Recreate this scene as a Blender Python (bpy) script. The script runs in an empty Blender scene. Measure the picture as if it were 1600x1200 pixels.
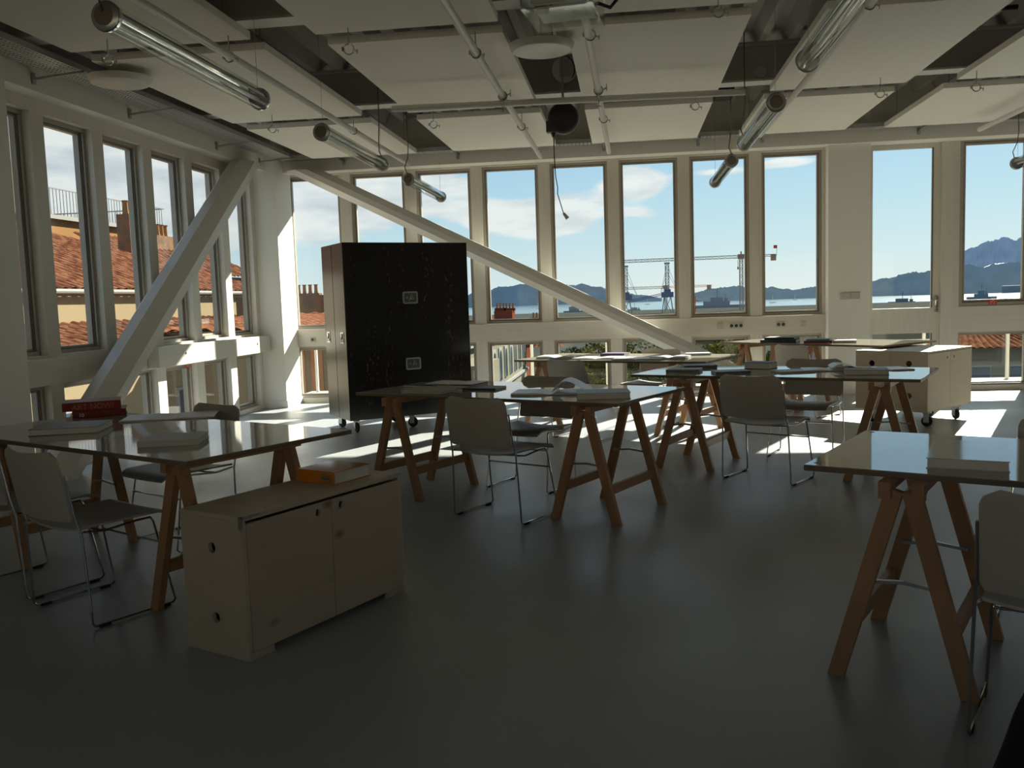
import bpy, bmesh, math, random
from mathutils import Vector, Matrix, geometry, noise
random.seed(7)
PI = math.pi
S = bpy.context.scene
C = S.collection

# ------------------------------------------------------------------ camera
cam_d = bpy.data.cameras.new('camera')
cam = bpy.data.objects.new('camera', cam_d); C.objects.link(cam)
cam_d.sensor_fit = 'HORIZONTAL'; cam_d.sensor_width = 36.0
cam_d.lens = 1399.17/1600*36.0
cam_d.clip_start = 0.05; cam_d.clip_end = 60000
R0 = Vector((0.99146852, 0.12621886, -0.03254183))
R1 = Vector((-0.0203864, -0.09642707, -0.99513126))
R2 = Vector((-0.12874224, 0.98730472, -0.09303126))
M = Matrix((R0, -R1, -R2)).transposed().to_4x4()
M.translation = Vector((0, 0, 1.36))
cam.matrix_world = M
S.camera = cam

# ------------------------------------------------------------------ light
SUN_DIR = Vector((-0.4258*0.883, -0.9048*0.883, -0.4695))     # travel direction
sun_d = bpy.data.lights.new('sun', 'SUN'); sun_d.energy = 24.0; sun_d.angle = math.radians(0.6)
sun_d.color = (1.0, 0.93, 0.80)
sun = bpy.data.objects.new('sun', sun_d); C.objects.link(sun)
sun.rotation_euler = SUN_DIR.to_track_quat('-Z', 'Y').to_euler(); sun.location = (8, 18, 12)

S.view_settings.view_transform = 'Standard'
S.view_settings.look = 'None'
S.view_settings.gamma = 1.0
S.view_settings.exposure = 0.0
S.view_settings.use_curve_mapping = False
try:
    S.cycles.max_bounces = 12; S.cycles.diffuse_bounces = 8; S.cycles.glossy_bounces = 4
    S.cycles.transparent_max_bounces = 16; S.cycles.sample_clamp_indirect = 4.0
    S.cycles.caustics_reflective = False; S.cycles.caustics_refractive = False
except Exception: pass

W = bpy.data.worlds.new('sky'); S.world = W; W.use_nodes = True
nt = W.node_tree; nt.nodes.clear()
def nn(t, **k):
    n = nt.nodes.new(t)
    for a, v in k.items(): setattr(n, a, v)
    return n
def lk(a, b): nt.links.new(a, b)
def mth(op, a, b=None, c=None, clamp=False):
    n = nt.nodes.new('ShaderNodeMath'); n.operation = op; n.use_clamp = clamp
    for i, v in enumerate((a, b, c)):
        if v is None: continue
        if isinstance(v, (int, float)): n.inputs[i].default_value = v
        else: nt.links.new(v, n.inputs[i])
    return n.outputs[0]
tc = nn('ShaderNodeTexCoord'); sp = nn('ShaderNodeSeparateXYZ'); lk(tc.outputs['Generated'], sp.inputs[0])
X_, Y_, Z_ = sp.outputs
el = mth('ARCSINE', Z_)
az = mth('ARCTAN2', X_, Y_)
ramp = nn('ShaderNodeValToRGB'); lk(mth('MULTIPLY', el, 1.0), ramp.inputs[0])
cr = ramp.color_ramp
cr.elements[0].position = 0.0; cr.elements[0].color = (0.80, 0.86, 0.86, 1)
cr.elements[1].position = 1.0; cr.elements[1].color = (0.42, 0.56, 0.80, 1)
for p_, c_ in ((0.045, (0.66, 0.82, 0.88, 1)), (0.10, (0.50, 0.73, 0.88, 1)), (0.17, (0.36, 0.60, 0.84, 1)), (0.32, (0.55, 0.70, 0.92, 1))):
    e = cr.elements.new(p_); e.color = c_
comb = nn('ShaderNodeCombineXYZ')
lk(mth('MULTIPLY', az, 5.0), comb.inputs[0]); lk(mth('MULTIPLY', el, 17.0), comb.inputs[1])
ns = nn('ShaderNodeTexNoise'); ns.inputs['Scale'].default_value = 1.0; ns.inputs['Detail'].default_value = 7; ns.inputs['Roughness'].default_value = 0.58
lk(comb.outputs[0], ns.inputs['Vector'])
ns2 = nn('ShaderNodeTexNoise'); ns2.inputs['Scale'].default_value = 2.3; ns2.inputs['Detail'].default_value = 5
lk(comb.outputs[0], ns2.inputs['Vector'])
# a cloud bank: gaussian patches in (azimuth, elevation), degrees
def patch(a, e, sa, se, w):
    da = mth('MULTIPLY', mth('SUBTRACT', az, math.radians(a)), 1/math.radians(sa))
    de = mth('MULTIPLY', mth('SUBTRACT', el, math.radians(e)), 1/math.radians(se))
    r = mth('ADD', mth('MULTIPLY', da, da), mth('MULTIPLY', de, de))
    return mth('MULTIPLY', mth('POWER', 2.718, mth('MULTIPLY', r, -1.0)), w)
tot = None
for q in ((-19, 6.6, 4.6, 2.4, .95), (-14.2, 6.8, 3.0, 1.8, .85), (-8.6, 5.3, 2.6, .95, .95), (-9.6, 7.2, 1.5, .7, .55),
          (-4.6, 5.1, 2.6, 1.25, 1.15), (0.6, 7.0, 2.3, .95, 1.05), (0.2, 5.2, 2.0, .4, .4), (6.0, 7.4, 2.4, .35, .55), (9.6, 7.7, 1.8, .40, .6),
          (-34, 9, 11.5, 8, .85), (-32, 2.8, 6, 1.6, .2), (-60, 20, 28, 16, .3), (50, 20, 22, 9, .2)):
    v = patch(*q); tot = v if tot is None else mth('ADD', tot, v)
dens = mth('ADD', mth('MULTIPLY', mth('SUBTRACT', ns.outputs['Fac'], 0.5), 1.7), mth('SUBTRACT', tot, 0.30))
mask = mth('MULTIPLY', dens, 5.5, clamp=True)
ccol = nn('ShaderNodeMixRGB'); ccol.inputs[1].default_value = (0.46, 0.53, 0.64, 1); ccol.inputs[2].default_value = (0.90, 0.91, 0.92, 1)
lk(mth('ADD', mth('MULTIPLY', mth('SUBTRACT', ns2.outputs['Fac'], 0.5), 2.6), 0.82, clamp=True), ccol.inputs[0])
mix = nn('ShaderNodeMixRGB'); lk(mask, mix.inputs[0]); lk(ramp.outputs[0], mix.inputs[1]); lk(ccol.outputs[0], mix.inputs[2])
# brighter towards the sun
sdir = nn('ShaderNodeVectorMath'); sdir.operation = 'DOT_PRODUCT'; lk(tc.outputs['Generated'], sdir.inputs[0]); sdir.inputs[1].default_value = tuple(-SUN_DIR.normalized())
glow = mth('MULTIPLY', mth('POWER', mth('MAXIMUM', sdir.outputs['Value'], 0.0), 6.0), 0.20)
add = nn('ShaderNodeMixRGB'); add.blend_type = 'ADD'; add.inputs[0].default_value = 1.0
gc = nn('ShaderNodeCombineXYZ'); lk(glow, gc.inputs[0]); lk(glow, gc.inputs[1]); lk(mth('MULTIPLY', glow, .8), gc.inputs[2])
lk(mix.outputs[0], add.inputs[1]); lk(gc.outputs[0], add.inputs[2])
bg = nn('ShaderNodeBackground'); lk(add.outputs[0], bg.inputs[0]); bg.inputs[1].default_value = 1.0
wo = nn('ShaderNodeOutputWorld'); lk(bg.outputs[0], wo.inputs[0])

# ------------------------------------------------------------------ materials
def mat(name, col, rough=0.5, metal=0.0, coat=0.0, var=0.0, vscale=8.0, vstretch=(1, 1, 1), bump=0.0, bscale=40.0, spec=0.5, obj=True, col2=None):
    m = bpy.data.materials.new(name); m.use_nodes = True
    t = m.node_tree; b = t.nodes['Principled BSDF']
    b.inputs['Roughness'].default_value = rough; b.inputs['Metallic'].default_value = metal
    b.inputs['Coat Weight'].default_value = coat; b.inputs['Coat Roughness'].default_value = 0.06
    b.inputs['Specular IOR Level'].default_value = spec
    c4 = (*col, 1)
    tcn = t.nodes.new('ShaderNodeTexCoord'); mp = t.nodes.new('ShaderNodeMapping'); mp.inputs['Scale'].default_value = vstretch
    t.links.new(tcn.outputs['Object'], mp.inputs[0])
    n = t.nodes.new('ShaderNodeTexNoise'); n.inputs['Scale'].default_value = vscale; n.inputs['Detail'].default_value = 5
    t.links.new(mp.outputs[0], n.inputs['Vector'])
    mx = t.nodes.new('ShaderNodeMixRGB'); t.links.new(n.outputs['Fac'], mx.inputs[0])
    if col2 is None:
        mx.inputs[1].default_value = tuple(max(0, x*(1-var)) for x in col)+(1,); mx.inputs[2].default_value = tuple(min(1, x*(1+var)) for x in col)+(1,)
    else:
        mx.inputs[1].default_value = c4; mx.inputs[2].default_value = (*col2, 1)
        rp = t.nodes.new('ShaderNodeValToRGB'); rp.color_ramp.elements[0].position = .4; rp.color_ramp.elements[1].position = .6
        t.links.new(n.outputs['Fac'], rp.inputs[0]); t.links.new(rp.outputs[0], mx.inputs[0])
    t.links.new(mx.outputs[0], b.inputs['Base Color'])
    if bump > 0:
        n2 = t.nodes.new('ShaderNodeTexNoise'); n2.inputs['Scale'].default_value = bscale; n2.inputs['Detail'].default_value = 4
        t.links.new(tcn.outputs['Object'], n2.inputs['Vector'])
        bm_ = t.nodes.new('ShaderNodeBump'); bm_.inputs['Strength'].default_value = bump; bm_.inputs['Distance'].default_value = 0.01
        t.links.new(n2.outputs['Fac'], bm_.inputs['Height']); t.links.new(bm_.outputs[0], b.inputs['Normal'])
    return m
def glass_mat(name, tint=(.93, .96, .95), ior=1.35, rough=0.0):
    m = bpy.data.materials.new(name); m.use_nodes = True; t = m.node_tree; t.nodes.clear()
    o = t.nodes.new('ShaderNodeOutputMaterial'); tr = t.nodes.new('ShaderNodeBsdfTransparent'); gl = t.nodes.new('ShaderNodeBsdfGlossy')
    tr.inputs[0].default_value = (*tint, 1); gl.inputs['Roughness'].default_value = rough
    # Schlick reflectance, the same from both sides of the sheet
    f0 = ((ior-1)/(ior+1))**2
    ge = t.nodes.new('ShaderNodeNewGeometry'); dp = t.nodes.new('ShaderNodeVectorMath'); dp.operation = 'DOT_PRODUCT'
    t.links.new(ge.outputs['Normal'], dp.inputs[0]); t.links.new(ge.outputs['Incoming'], dp.inputs[1])
    def mm(op, x, y):
        n = t.nodes.new('ShaderNodeMath'); n.operation = op
        for i, v in enumerate((x, y)):
            if v is None: continue
            if isinstance(v, (int, float)): n.inputs[i].default_value = v
            else: t.links.new(v, n.inputs[i])
        return n.outputs[0]
    c_ = mm('SUBTRACT', 1.0, mm('ABSOLUTE', dp.outputs['Value'], None))
    fr = t.nodes.new('ShaderNodeMath'); fr.operation = 'MULTIPLY_ADD'; t.links.new(mm('POWER', c_, 5.0), fr.inputs[0]); fr.inputs[1].default_value = (1-f0)*.7; fr.inputs[2].default_value = f0
    mx = t.nodes.new('ShaderNodeMixShader')
    t.links.new(fr.outputs[0], mx.inputs[0]); t.links.new(tr.outputs[0], mx.inputs[1]); t.links.new(gl.outputs[0], mx.inputs[2]); t.links.new(mx.outputs[0], o.inputs[0])
    return m
m_white = mat('white wall paint', (.76, .745, .70), .6, var=.03, vscale=3, bump=.05)
m_frame = mat('pale lacquered timber', (.60, .57, .50), .45, var=.10, vscale=3, vstretch=(9, 9, .7))
m_rail = mat('pale lacquered timber boards', (.58, .55, .48), .45, var=.10, vscale=3, vstretch=(.8, .8, 14))
m_sash = mat('grey window gasket', (.16, .15, .13), .4, var=.1)
m_sashw = mat('window sash', (.36, .32, .27), .35, var=.05)
m_glass = glass_mat('window glass', ior=1.22)
m_ceil = mat('acoustic panel white', (.72, .695, .63), .7, var=.03, vscale=30)
m_gyp = mat('deck grey', (.42, .41, .39), .6, var=.1, vscale=4)
m_beam = mat('painted steel beam', (.46, .45, .43), .5, var=.06)
m_flange = mat('off-white steel flange', (.58, .57, .55), .5, var=.04)
m_tray = mat('galvanised tray', (.50, .50, .50), .4, metal=.7, var=.1, vscale=14)
m_pipe = mat('white enamelled pipe', (.62, .60, .56), .35, var=.03)
m_chrome = mat('chrome steel', (.62, .62, .61), .16, metal=1.0)
m_blk = mat('black plastic', (.012, .012, .013), .4)
m_rubber = mat('black rubber', (.018, .018, .02), .6)
m_steel = mat('zinc steel', (.42, .43, .43), .35, metal=.9)
m_chair = mat('warm grey chair plastic', (.42, .39, .35), .45, var=.03)
m_wood = mat('oiled beech trestle', (.40, .215, .105), .5, var=.18, vscale=5, vstretch=(6, 6, .8))
m_top = mat('lacquered tabletop', (.40, .37, .30), .045, var=.05, vscale=2.0, bump=.004, bscale=3, spec=.7)
m_tedge = mat('tabletop edge band', (.17, .125, .085), .5, var=.12, vscale=9)
m_paper = mat('book paper', (.62, .61, .58), .7, var=.04, vscale=60, vstretch=(1, 1, 12))
m_page = mat('printed page', (.62, .62, .60), .35, var=.08, vscale=9)
m_black = mat('black cloth', (.008, .008, .010), .9)
m_alu = mat('chrome window bits', (.5, .5, .48), .25, metal=1)

def floor_mat():
    m = mat('grey resin floor', (.32, .33, .335), .30, var=.07, vscale=.8, bump=.10, bscale=90, spec=.5)
    t = m.node_tree; b = t.nodes['Principled BSDF']
    n = t.nodes.new('ShaderNodeTexNoise'); n.inputs['Scale'].default_value = 1.3; n.inputs['Detail'].default_value = 6
    tcn = t.nodes.new('ShaderNodeTexCoord'); t.links.new(tcn.outputs['Object'], n.inputs['Vector'])
    mr = t.nodes.new('ShaderNodeMapRange'); mr.inputs[1].default_value = .3; mr.inputs[2].default_value = .7; mr.inputs[3].default_value = .30; mr.inputs[4].default_value = .42
    t.links.new(n.outputs['Fac'], mr.inputs[0]); t.links.new(mr.outputs[0], b.inputs['Roughness'])
    return m
m_floor = floor_mat()
def ply_mat(name, col, knots=True, sc=3.0):
    m = bpy.data.materials.new(name); m.use_nodes = True; t = m.node_tree; b = t.nodes['Principled BSDF']
    b.inputs['Roughness'].default_value = .5
    tcn = t.nodes.new('ShaderNodeTexCoord'); mp = t.nodes.new('ShaderNodeMapping'); mp.inputs['Scale'].default_value = (1, 1, 5)
    t.links.new(tcn.outputs['Object'], mp.inputs[0])
    n = t.nodes.new('ShaderNodeTexNoise'); n.inputs['Scale'].default_value = sc; n.inputs['Detail'].default_value = 6; t.links.new(mp.outputs[0], n.inputs['Vector'])
    mx = t.nodes.new('ShaderNodeMixRGB'); mx.inputs[1].default_value = tuple(c*.9 for c in col)+(1,); mx.inputs[2].default_value = tuple(c*1.08 for c in col)+(1,)
    t.links.new(n.outputs['Fac'], mx.inputs[0]); out = mx.outputs[0]
    if knots:
        mp2 = t.nodes.new('ShaderNodeMapping'); mp2.inputs['Scale'].default_value = (4.6, 4.6, 7.5); t.links.new(tcn.outputs['Object'], mp2.inputs[0])
        v = t.nodes.new('ShaderNodeTexVoronoi'); v.inputs['Scale'].default_value = 1.0; t.links.new(mp2.outputs[0], v.inputs['Vector'])
        rp = t.nodes.new('ShaderNodeValToRGB'); rp.color_ramp.elements[0].position = .03; rp.color_ramp.elements[0].color = (1, 1, 1, 1)
        rp.color_ramp.elements[1].position = .19; rp.color_ramp.elements[1].color = (0, 0, 0, 1)
        t.links.new(v.outputs['Distance'], rp.inputs[0])
        mk = t.nodes.new('ShaderNodeMixRGB'); t.links.new(rp.outputs[0], mk.inputs[0]); t.links.new(out, mk.inputs[1]); mk.inputs[2].default_value = (col[0]*.42, col[1]*.28, col[2]*.22, 1)
        out = mk.outputs[0]
    t.links.new(out, b.inputs['Base Color'])
    return m
m_ply = ply_mat('birch plywood', (.50, .42, .31), False)
m_plyk = ply_mat('knotty pine plywood', (.46, .38, .29), True)
m_plye = mat('plywood edge', (.28, .20, .12), .6, var=.2, vscale=30, vstretch=(1, 1, 5))
def case_mat():
    m = bpy.data.materials.new('scratched black laminate'); m.use_nodes = True; t = m.node_tree; b = t.nodes['Principled BSDF']
    b.inputs['Roughness'].default_value = .20; b.inputs['Specular IOR Level'].default_value = .6
    tcn = t.nodes.new('ShaderNodeTexCoord')
    def nz(scale, st, det=5):
        mp = t.nodes.new('ShaderNodeMapping'); mp.inputs['Scale'].default_value = st; t.links.new(tcn.outputs['Object'], mp.inputs[0])
        n = t.nodes.new('ShaderNodeTexNoise'); n.inputs['Scale'].default_value = scale; n.inputs['Detail'].default_value = det; t.links.new(mp.outputs[0], n.inputs['Vector']); return n.outputs['Fac']
    a = nz(7, (1, 1, .10), 2); c = nz(38, (1, 1, .45), 4)
    def rmp(s, lo, hi):
        mr = t.nodes.new('ShaderNodeMapRange'); mr.inputs[1].default_value = lo; mr.inputs[2].default_value = hi; t.links.new(s, mr.inputs[0]); return mr.outputs[0]
    mu = t.nodes.new('ShaderNodeMath'); mu.operation = 'MULTIPLY'; t.links.new(rmp(a, .50, .62), mu.inputs[0]); t.links.new(rmp(c, .54, .70), mu.inputs[1])
    mx = t.nodes.new('ShaderNodeMixRGB'); mx.inputs[1].default_value = (.006, .006, .006, 1); mx.inputs[2].default_value = (.075, .047, .024, 1)
    t.links.new(mu.outputs[0], mx.inputs[0]); t.links.new(mx.outputs[0], b.inputs['Base Color'])
    return m
m_case = case_mat()
m_casem = mat('brushed metal case side', (.17, .17, .155), .25, metal=.8, var=.12, vscale=2, vstretch=(1, 1, .4))

# ------------------------------------------------------------------ mesh helpers
class MB:
    def __init__(s): s.bm = bmesh.new()
    def box(s, c, size, ang=0.0, mtx=None, bev=0.0):
        hx, hy, hz = size[0]/2, size[1]/2, size[2]/2
        v = []
        T = mtx if mtx is not None else (Matrix.Translation(Vector(c)) @ Matrix.Rotation(ang, 4, 'Z'))
        for x in (-hx, hx):
            for y in (-hy, hy):
                for z in (-hz, hz): v.append(s.bm.verts.new(T @ Vector((x, y, z))))
        F = [(0, 1, 3, 2), (4, 6, 7, 5), (0, 4, 5, 1), (2, 3, 7, 6), (0, 2, 6, 4), (1, 5, 7, 3)]
        fs = [s.bm.faces.new([v[i] for i in f]) for f in F]
        if bev > 0:
            es = list({e for f in fs for e in f.edges})
            bmesh.ops.bevel(s.bm, geom=es, offset=bev, segments=2, affect='EDGES', profile=.7)
        return s
    def b2(s, lo, hi, bev=0.0):
        return s.box([(a+b)/2 for a, b in zip(lo, hi)], [abs(b-a) for a, b in zip(lo, hi)], bev=bev)
    def bar(s, a, b, w, h, up=(0, 0, 1), bev=0.0):
        a = Vector(a); b = Vector(b); d = (b-a); L = d.length; d.normalize(); u = Vector(up)
        x = d.cross(u)
        if x.length < 1e-5: x = d.cross(Vector((1, 0, 0)))
        x.normalize(); y = x.cross(d).normalized()
        T = Matrix((x, d, y)).transposed().to_4x4(); T.translation = (a+b)/2
        return s.box(None, (w, L, h), mtx=T, bev=bev)
    def tube(s, pts, r, n=8, caps=True, radii=None):
        pts = [Vector(p) for p in pts]; rings = []
        t0 = (pts[1]-pts[0]).normalized()
        u = t0.cross(Vector((0, 0, 1)))
        if u.length < 1e-3: u = t0.cross(Vector((1, 0, 0)))
        u.normalize()
        for i, p in enumerate(pts):
            if i == 0: t = (pts[1]-p).normalized()
            elif i == len(pts)-1: t = (p-pts[i-1]).normalized()
            else:
                t = ((pts[i+1]-p).normalized()+(p-pts[i-1]).normalized())
                t = t.normalized() if t.length > 1e-6 else (pts[i+1]-p).normalized()
            u = (u - t*u.dot(t)).normalized(); w = t.cross(u)
            rr = radii[i] if radii else r
            rings.append([s.bm.verts.new(p+(u*math.cos(2*PI*k/n)+w*math.sin(2*PI*k/n))*rr) for k in range(n)])
        for a, b in zip(rings, rings[1:]):
            for k in range(n): s.bm.faces.new((a[k], a[(k+1) % n], b[(k+1) % n], b[k]))
        if caps: s.bm.faces.new(list(reversed(rings[0]))); s.bm.faces.new(rings[-1])
        return s
    def lathe(s, prof, c=(0, 0, 0), axis=(0, 0, 1), n=24):
        A = Vector(axis).normalized(); u = A.cross(Vector((0, 0, 1)))
        if u.length < 1e-3: u = Vector((1, 0, 0))
        u.normalize(); w = A.cross(u); c = Vector(c); rings = []
        for r, z in prof:
            if r < 1e-6: rings.append([s.bm.verts.new(c+A*z)])
            else: rings.append([s.bm.verts.new(c+A*z+(u*math.cos(2*PI*k/n)+w*math.sin(2*PI*k/n))*r) for k in range(n)])
        for a, b in zip(rings, rings[1:]):
            if len(a) == 1 and len(b) == 1: continue
            for k in range(n):
                k2 = (k+1) % n
                if len(a) == 1: s.bm.faces.new((a[0], b[k2], b[k]))
                elif len(b) == 1: s.bm.faces.new((a[k], a[k2], b[0]))
                else: s.bm.faces.new((a[k], a[k2], b[k2], b[k]))
        return s
    def poly(s, pts): s.bm.faces.new([s.bm.verts.new(Vector(p)) for p in pts]); return s
    def prism(s, pts2, z0, z1, T=None):
        T = T or Matrix.Identity(4)
        a = [s.bm.verts.new(T @ Vector((x, y, z0))) for x, y in pts2]; b = [s.bm.verts.new(T @ Vector((x, y, z1))) for x, y in pts2]
        s.bm.faces.new(list(reversed(a))); s.bm.faces.new(b)
        for k in range(len(a)): k2 = (k+1) % len(a); s.bm.faces.new((a[k], a[k2], b[k2], b[k]))
        return s
    def shell(s, fn, nu, nv, th):
        """closed thin shell from surface fn(u,v) -> (point, normal)"""
        P = [[fn(i/nu, j/nv) for j in range(nv+1)] for i in range(nu+1)]
        A = [[s.bm.verts.new(Vector(p)+Vector(n)*th/2) for p, n in r] for r in P]
        B = [[s.bm.verts.new(Vector(p)-Vector(n)*th/2) for p, n in r] for r in P]
        for i in range(nu):
            for j in range(nv):
                s.bm.faces.new((A[i][j], A[i+1][j], A[i+1][j+1], A[i][j+1])); s.bm.faces.new((B[i][j], B[i][j+1], B[i+1][j+1], B[i+1][j]))
        for i in range(nu):
            s.bm.faces.new((A[i][0], B[i][0], B[i+1][0], A[i+1][0])); s.bm.faces.new((A[i][nv], A[i+1][nv], B[i+1][nv], B[i][nv]))
        for j in range(nv):
            s.bm.faces.new((A[0][j], A[0][j+1], B[0][j+1], B[0][j])); s.bm.faces.new((A[nu][j], B[nu][j], B[nu][j+1], A[nu][j+1]))
        return s
    def plate(s, w, h, t, holes, T):
        """plate in local xz, thickness along +y, with round holes (x, z, r)"""
        vs = [Vector((0, 0)), Vector((w, 0)), Vector((w, h)), Vector((0, h))]; es = [(0, 1), (1, 2), (2, 3), (3, 0)]
        for hx, hz, r in holes:
            b = len(vs); n = 20
            for k in range(n): vs.append(Vector((hx+r*math.cos(2*PI*k/n), hz+r*math.sin(2*PI*k/n))))
            es += [(b+k, b+(k+1) % n) for k in range(n)]
        ov, oe, of, *_ = geometry.delaunay_2d_cdt(vs, es, [], 1, 1e-6)
        good = []
        for f in of:
            c = sum((Vector(ov[i]) for i in f), Vector((0, 0)))/len(f)
            if all((c-Vector((hx, hz))).length > r*.97 for hx, hz, r in holes): good.append(f)
        F = [s.bm.verts.new(T @ Vector((p[0], 0, p[1]))) for p in ov]; G = [s.bm.verts.new(T @ Vector((p[0], t, p[1]))) for p in ov]
        cnt = {}
        for f in good:
            s.bm.faces.new([F[i] for i in f]); s.bm.faces.new([G[i] for i in reversed(f)])
            for k in range(len(f)):
                e = (f[k], f[(k+1) % len(f)]); cnt[tuple(sorted(e))] = cnt.get(tuple(sorted(e)), [])+[e]
        for k, l in cnt.items():
            if len(l) == 1: a, b = l[0]; s.bm.faces.new((F[b], F[a], G[a], G[b]))
        return s
    def build(s, name, m, parent=None, smooth=False, loc=None, rot=None, label=None):
        bmesh.ops.recalc_face_normals(s.bm, faces=s.bm.faces[:])
        me = bpy.data.meshes.new(name); s.bm.to_mesh(me); s.bm.free()
        if smooth:
            for p in me.polygons: p.use_smooth = True
            try: me.set_sharp_from_angle(angle=math.radians(40))
            except Exception: pass
        me.materials.append(m)
        o = bpy.data.objects.new(name, me); C.objects.link(o)
        if parent: o.parent = parent
        if loc: o.location = loc
        if rot is not None: o.rotation_euler = (0, 0, rot)
        if label: o['label'] = label
        return o
def empty(name, loc=(0, 0, 0), rz=0.0, rot=None):
    o = bpy.data.objects.new(name, None); C.objects.link(o); o.location = loc
    o.rotation_euler = rot if rot else (0, 0, rz); o.empty_display_size = .1
    return o
def tag(o, label, cat, group=None, kind=None):
    o['label'] = label; o['category'] = cat
    if group: o['group'] = group
    if kind: o['kind'] = kind
    return o
def struct(o): o['kind'] = 'structure'; return o
def dup(root, loc=None, rz=None, skip=()):
    def rec(o, par):
        c = o.copy(); C.objects.link(c)
        if par is not None: c.parent = par
        for ch in o.children:
            if ch.name.split('.')[0] not in skip: rec(ch, c)
        return c
    r = rec(root, None)
    if loc is not None: r.location = loc
    if rz is not None: r.rotation_euler = (0, 0, rz)
    return r
def text_mesh(name, txt, size, m, parent, loc, rot, ext=.0006, align='LEFT', sx=1.0):
    cu = bpy.data.curves.new(name, 'FONT'); cu.body = txt; cu.size = size; cu.extrude = ext; cu.align_x = align
    cu.offset = size*.012
    tmp = bpy.data.objects.new(name+'_t', cu); C.objects.link(tmp)
    bpy.context.view_layer.update()
    me = bpy.data.meshes.new_from_object(tmp.evaluated_get(bpy.context.evaluated_depsgraph_get()))
    bpy.data.objects.remove(tmp); bpy.data.curves.remove(cu)
    me.materials.clear(); me.materials.append(m)
    o = bpy.data.objects.new(name, me); C.objects.link(o); o.parent = parent; o.location = loc; o.rotation_euler = rot; o.scale = (sx, 1, 1)
    return o

# ------------------------------------------------------------------ room shell
XL, YB, XR, YF, HT = -4.93, 12.20, 8.6, -3.5, 3.95
struct(MB().b2((XL-.22, YF-.2, -.25), (XR+.2, YB+.28, 0)).build('floor', m_floor))
# deck: corrugated steel, ribs along Y
mb = MB(); p = []; x = XL-.3
zc = 3.80
while x < XR+.3:
    p += [(x, zc), (x+.075, zc), (x+.135, zc+.12), (x+.225, zc+.12), (x+.285, zc)]; x += .285
top = [(a, 4.05) for a, _ in (p[-1], p[0])]
T = Matrix(((1, 0, 0, 0), (0, 0, -1, 0), (0, 1, 0, 0), (0, 0, 0, 1)))
A = [mb.bm.verts.new((a, YF-.2, z)) for a, z in p]; B = [mb.bm.verts.new((a, YB+.25, z)) for a, z in p]
for k in range(len(p)-1):
    if (Vector(p[k])-Vector(p[k+1])).length > 1e-5: mb.bm.faces.new((A[k], A[k+1], B[k+1], B[k]))
mb.b2((XL-.3, YF-.2, 3.96), (XR+.3, YB+.28, 4.15))
struct(mb.build('ceiling', m_gyp))
# rear and right enclosing walls; rear window openings added for fill light
mb = MB(); mb.b2((XL-.22, YF-.2, 0), (XR+.2, YF, .9)).b2((XL-.22, YF-.2, 2.5), (XR+.2, YF, 3.95)).b2((XL-.22, YF-.2, .9), (-4.6, YF, 2.5)).b2((8.0, YF-.2, .9), (XR+.2, YF, 2.5))
REAR_FILLW = [-4.6+2.1*k for k in range(6)]
for k in range(1, 6): mb.b2((REAR_FILLW[k]-.1, YF-.2, .9), (REAR_FILLW[k]+.1, YF, 2.5))
struct(mb.build('wall_rear', m_white))
struct(MB().b2((XR, YF, 0), (XR+.2, YB+.2, 3.95)).build('wall_right', m_white))

winn = [0]
def window(kind, a0, a1, z0, z1, plane, frame=.06, label=None, sticker=None):
    """kind 'B': back wall window, along X at Y=plane; 'L': left wall window along Y at X=plane"""
    winn[0] += 1
    e = empty('window_%d' % winn[0], ((a0+a1)/2, plane, z0) if kind == 'B' else (plane, (a0+a1)/2, z0), 0 if kind == 'B' else PI/2)
    struct(e)
    w = (a1-a0)/2; h = z1-z0
    # local: x across, -y towards the room (B);  for L rotated 90deg: local -y -> +X (room)
    f = MB()
    def ring(ww, hh, fw, y0, y1, zoff=0):
        f.b2((-ww, y0, zoff), (-ww+fw, y1, zoff+hh)); f.b2((ww-fw, y0, zoff), (ww, y1, zoff+hh))
        f.b2((-ww+fw, y0, zoff), (ww-fw, y1, zoff+fw)); f.b2((-ww+fw, y0, zoff+hh-fw), (ww-fw, y1, zoff+hh))
    ring(w, h, frame*.55, -.055, .05)
    f.build('window_frame', m_sashw, e)
    f = MB()
    def ring2(ww, hh, fw, y0, y1, i):
        f.b2((-ww+i, y0, i), (-ww+i+fw, y1, hh-i)); f.b2((ww-i-fw, y0, i), (ww-i, y1, hh-i))
        f.b2((-ww+i+fw, y0, i), (ww-i-fw, y1, i+fw)); f.b2((-ww+i+fw, y0, hh-i-fw), (ww-i-fw, y1, hh-i))
    ring2(w, h, frame*.18, -.035, .03, frame*.55)
    f.build('gasket', m_sash, e)
    f = MB(); ring2(w, h, frame*.27, -.02, .03, frame*.73); f.build('sash', m_sashw, e)
    MB().b2((-w+frame*.95, -.004, frame*.95), (w-frame*.95, .004, h-frame*.95)).build('pane', m_glass, e)
    return e

for k in range(6):  # unseen rear windows, added to brighten surfaces facing the camera
    window('B', REAR_FILLW[k]+(.1 if k else 0), REAR_FILLW[k]+2.0 if k < 5 else 8.0, .9, 2.5, YF-.1, .06)
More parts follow.
